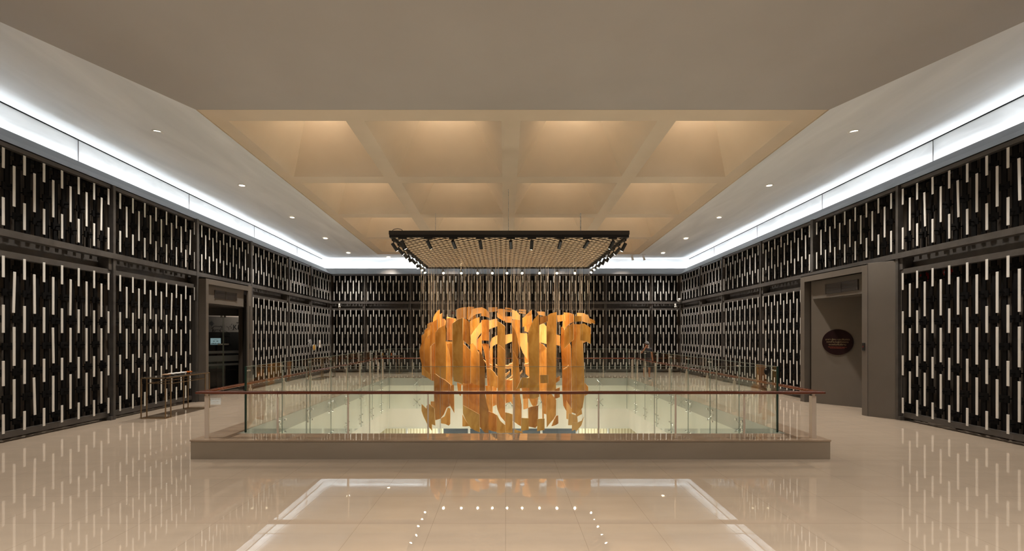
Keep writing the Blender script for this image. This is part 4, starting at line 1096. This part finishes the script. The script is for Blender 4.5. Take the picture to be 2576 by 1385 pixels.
skin_obj('shirt', T_, [(0, 1), (1, 2), (2, 3), (3, 4), (3, 5), (5, 6), (3, 7), (7, 8)], 'cloth', pe)
S_ = [(0, 0, .97, (.165, .125)), (0, 0, .88, (.19, .145)), (-.10, 0, .80, .118), (-.12, -.01, .50, .098), (.10, 0, .80, .118), (.11, -.02, .50, .098)]
skin_obj('shorts', S_, [(0, 1), (1, 2), (2, 3), (1, 4), (4, 5)], 'shorts', pe)
for s in (-1, 1):
    sh = [(s * .12, .04, .045, (.05, .045)), (s * .125, -.05, .04, (.05, .038)), (s * .14, -.17, .034, (.045, .03)), (s * .12, .03, .10, .045)]
    skin_obj('shoe', sh, [(0, 1), (1, 2), (0, 3)], 'cap', pe)
me = bpy.data.meshes.new('cap'); bm = bmesh.new(); bmesh.ops.create_uvsphere(bm, u_segments=24, v_segments=14, radius=.102)
bmesh.ops.delete(bm, geom=[v for v in bm.verts if v.co.z < -.012], context='VERTS')
r = bmesh.ops.create_cone(bm, cap_ends=True, segments=24, radius1=.10, radius2=.092, depth=.01); bmesh.ops.scale(bm, verts=r['verts'], vec=(.8, 1.1, 1)); bmesh.ops.translate(bm, verts=r['verts'], vec=(0, -.085, -.008))
bm.to_mesh(me); bm.free(); me.materials.append(M['cap']); me.polygons.foreach_set('use_smooth', [True] * len(me.polygons))
o = bpy.data.objects.new('cap', me); C.objects.link(o); o.parent = pe; o.location = (0, -.005, 1.655)
me = bpy.data.meshes.new('hair'); bm = bmesh.new(); bmesh.ops.create_uvsphere(bm, u_segments=20, v_segments=12, radius=.098); bmesh.ops.delete(bm, geom=[v for v in bm.verts if v.co.y < -.005 or v.co.z < -.06], context='VERTS')
bm.to_mesh(me); bm.free(); me.materials.append(M['hair']); o = bpy.data.objects.new('hair', me); C.objects.link(o); o.parent = pe; o.location = (0, 0, 1.625)
b = MB()                                                            # eyes, brows, nose, mouth, ears
for s in (-1, 1): b.tube((s * .03, -.098, 1.605), (s * .03, -.106, 1.605), .010, n=10); b.box(s * .03 - .014, s * .03 + .014, -.108, -.098, 1.622, 1.627)
b.box(-.022, .022, -.106, -.096, 1.548, 1.556); b.build('facial_features', 'hair', pe)
b = MB(); b.add([(-.013, -.10, 1.570), (.013, -.10, 1.570), (0, -.128, 1.573), (0, -.10, 1.612)], [(0, 1, 2), (0, 2, 3), (1, 3, 2), (0, 3, 1)])
for s in (-1, 1): b.tube((s * .078, -.01, 1.60), (s * .092, .0, 1.60), .026, n=10, r2=.02)
b.build('nose_and_ears', 'skin', pe)
b = MB(); b.box(-.14, -.01, -.315, -.305, 1.595, 1.655); o = bevel(b.build('phone', 'black'), .006); o.location = (6.62, 20.5, 0); tag(o, 'dark phone held up by the person in the grey cap', 'phone')

# ------------------------------------------------------------------ camera, world, colour
cd = bpy.data.cameras.new('camera'); cam = bpy.data.objects.new('camera', cd); C.objects.link(cam)
cam.location = (0, 0, E); cam.rotation_euler = (PI / 2, 0, 0)
cd.sensor_width = 36; cd.lens = 36 * F / 2576; cd.shift_x = (1288 - CX) / 2576; cd.shift_y = (CY - 692.5) / 2576
cd.clip_start = .05; cd.clip_end = 200
S.camera = cam
w = bpy.data.worlds.new('world'); S.world = w; w.use_nodes = True
w.node_tree.nodes['Background'].inputs[0].default_value = (1.0, .9, .8, 1); w.node_tree.nodes['Background'].inputs[1].default_value = 0.02
S.view_settings.view_transform = 'Standard'; S.view_settings.look = 'None'; S.view_settings.exposure = 0.3; S.view_settings.gamma = 1; S.view_settings.use_curve_mapping = False
S.cycles.transparent_max_bounces = 24; S.cycles.max_bounces = 10
S.cycles.sample_clamp_indirect = 6
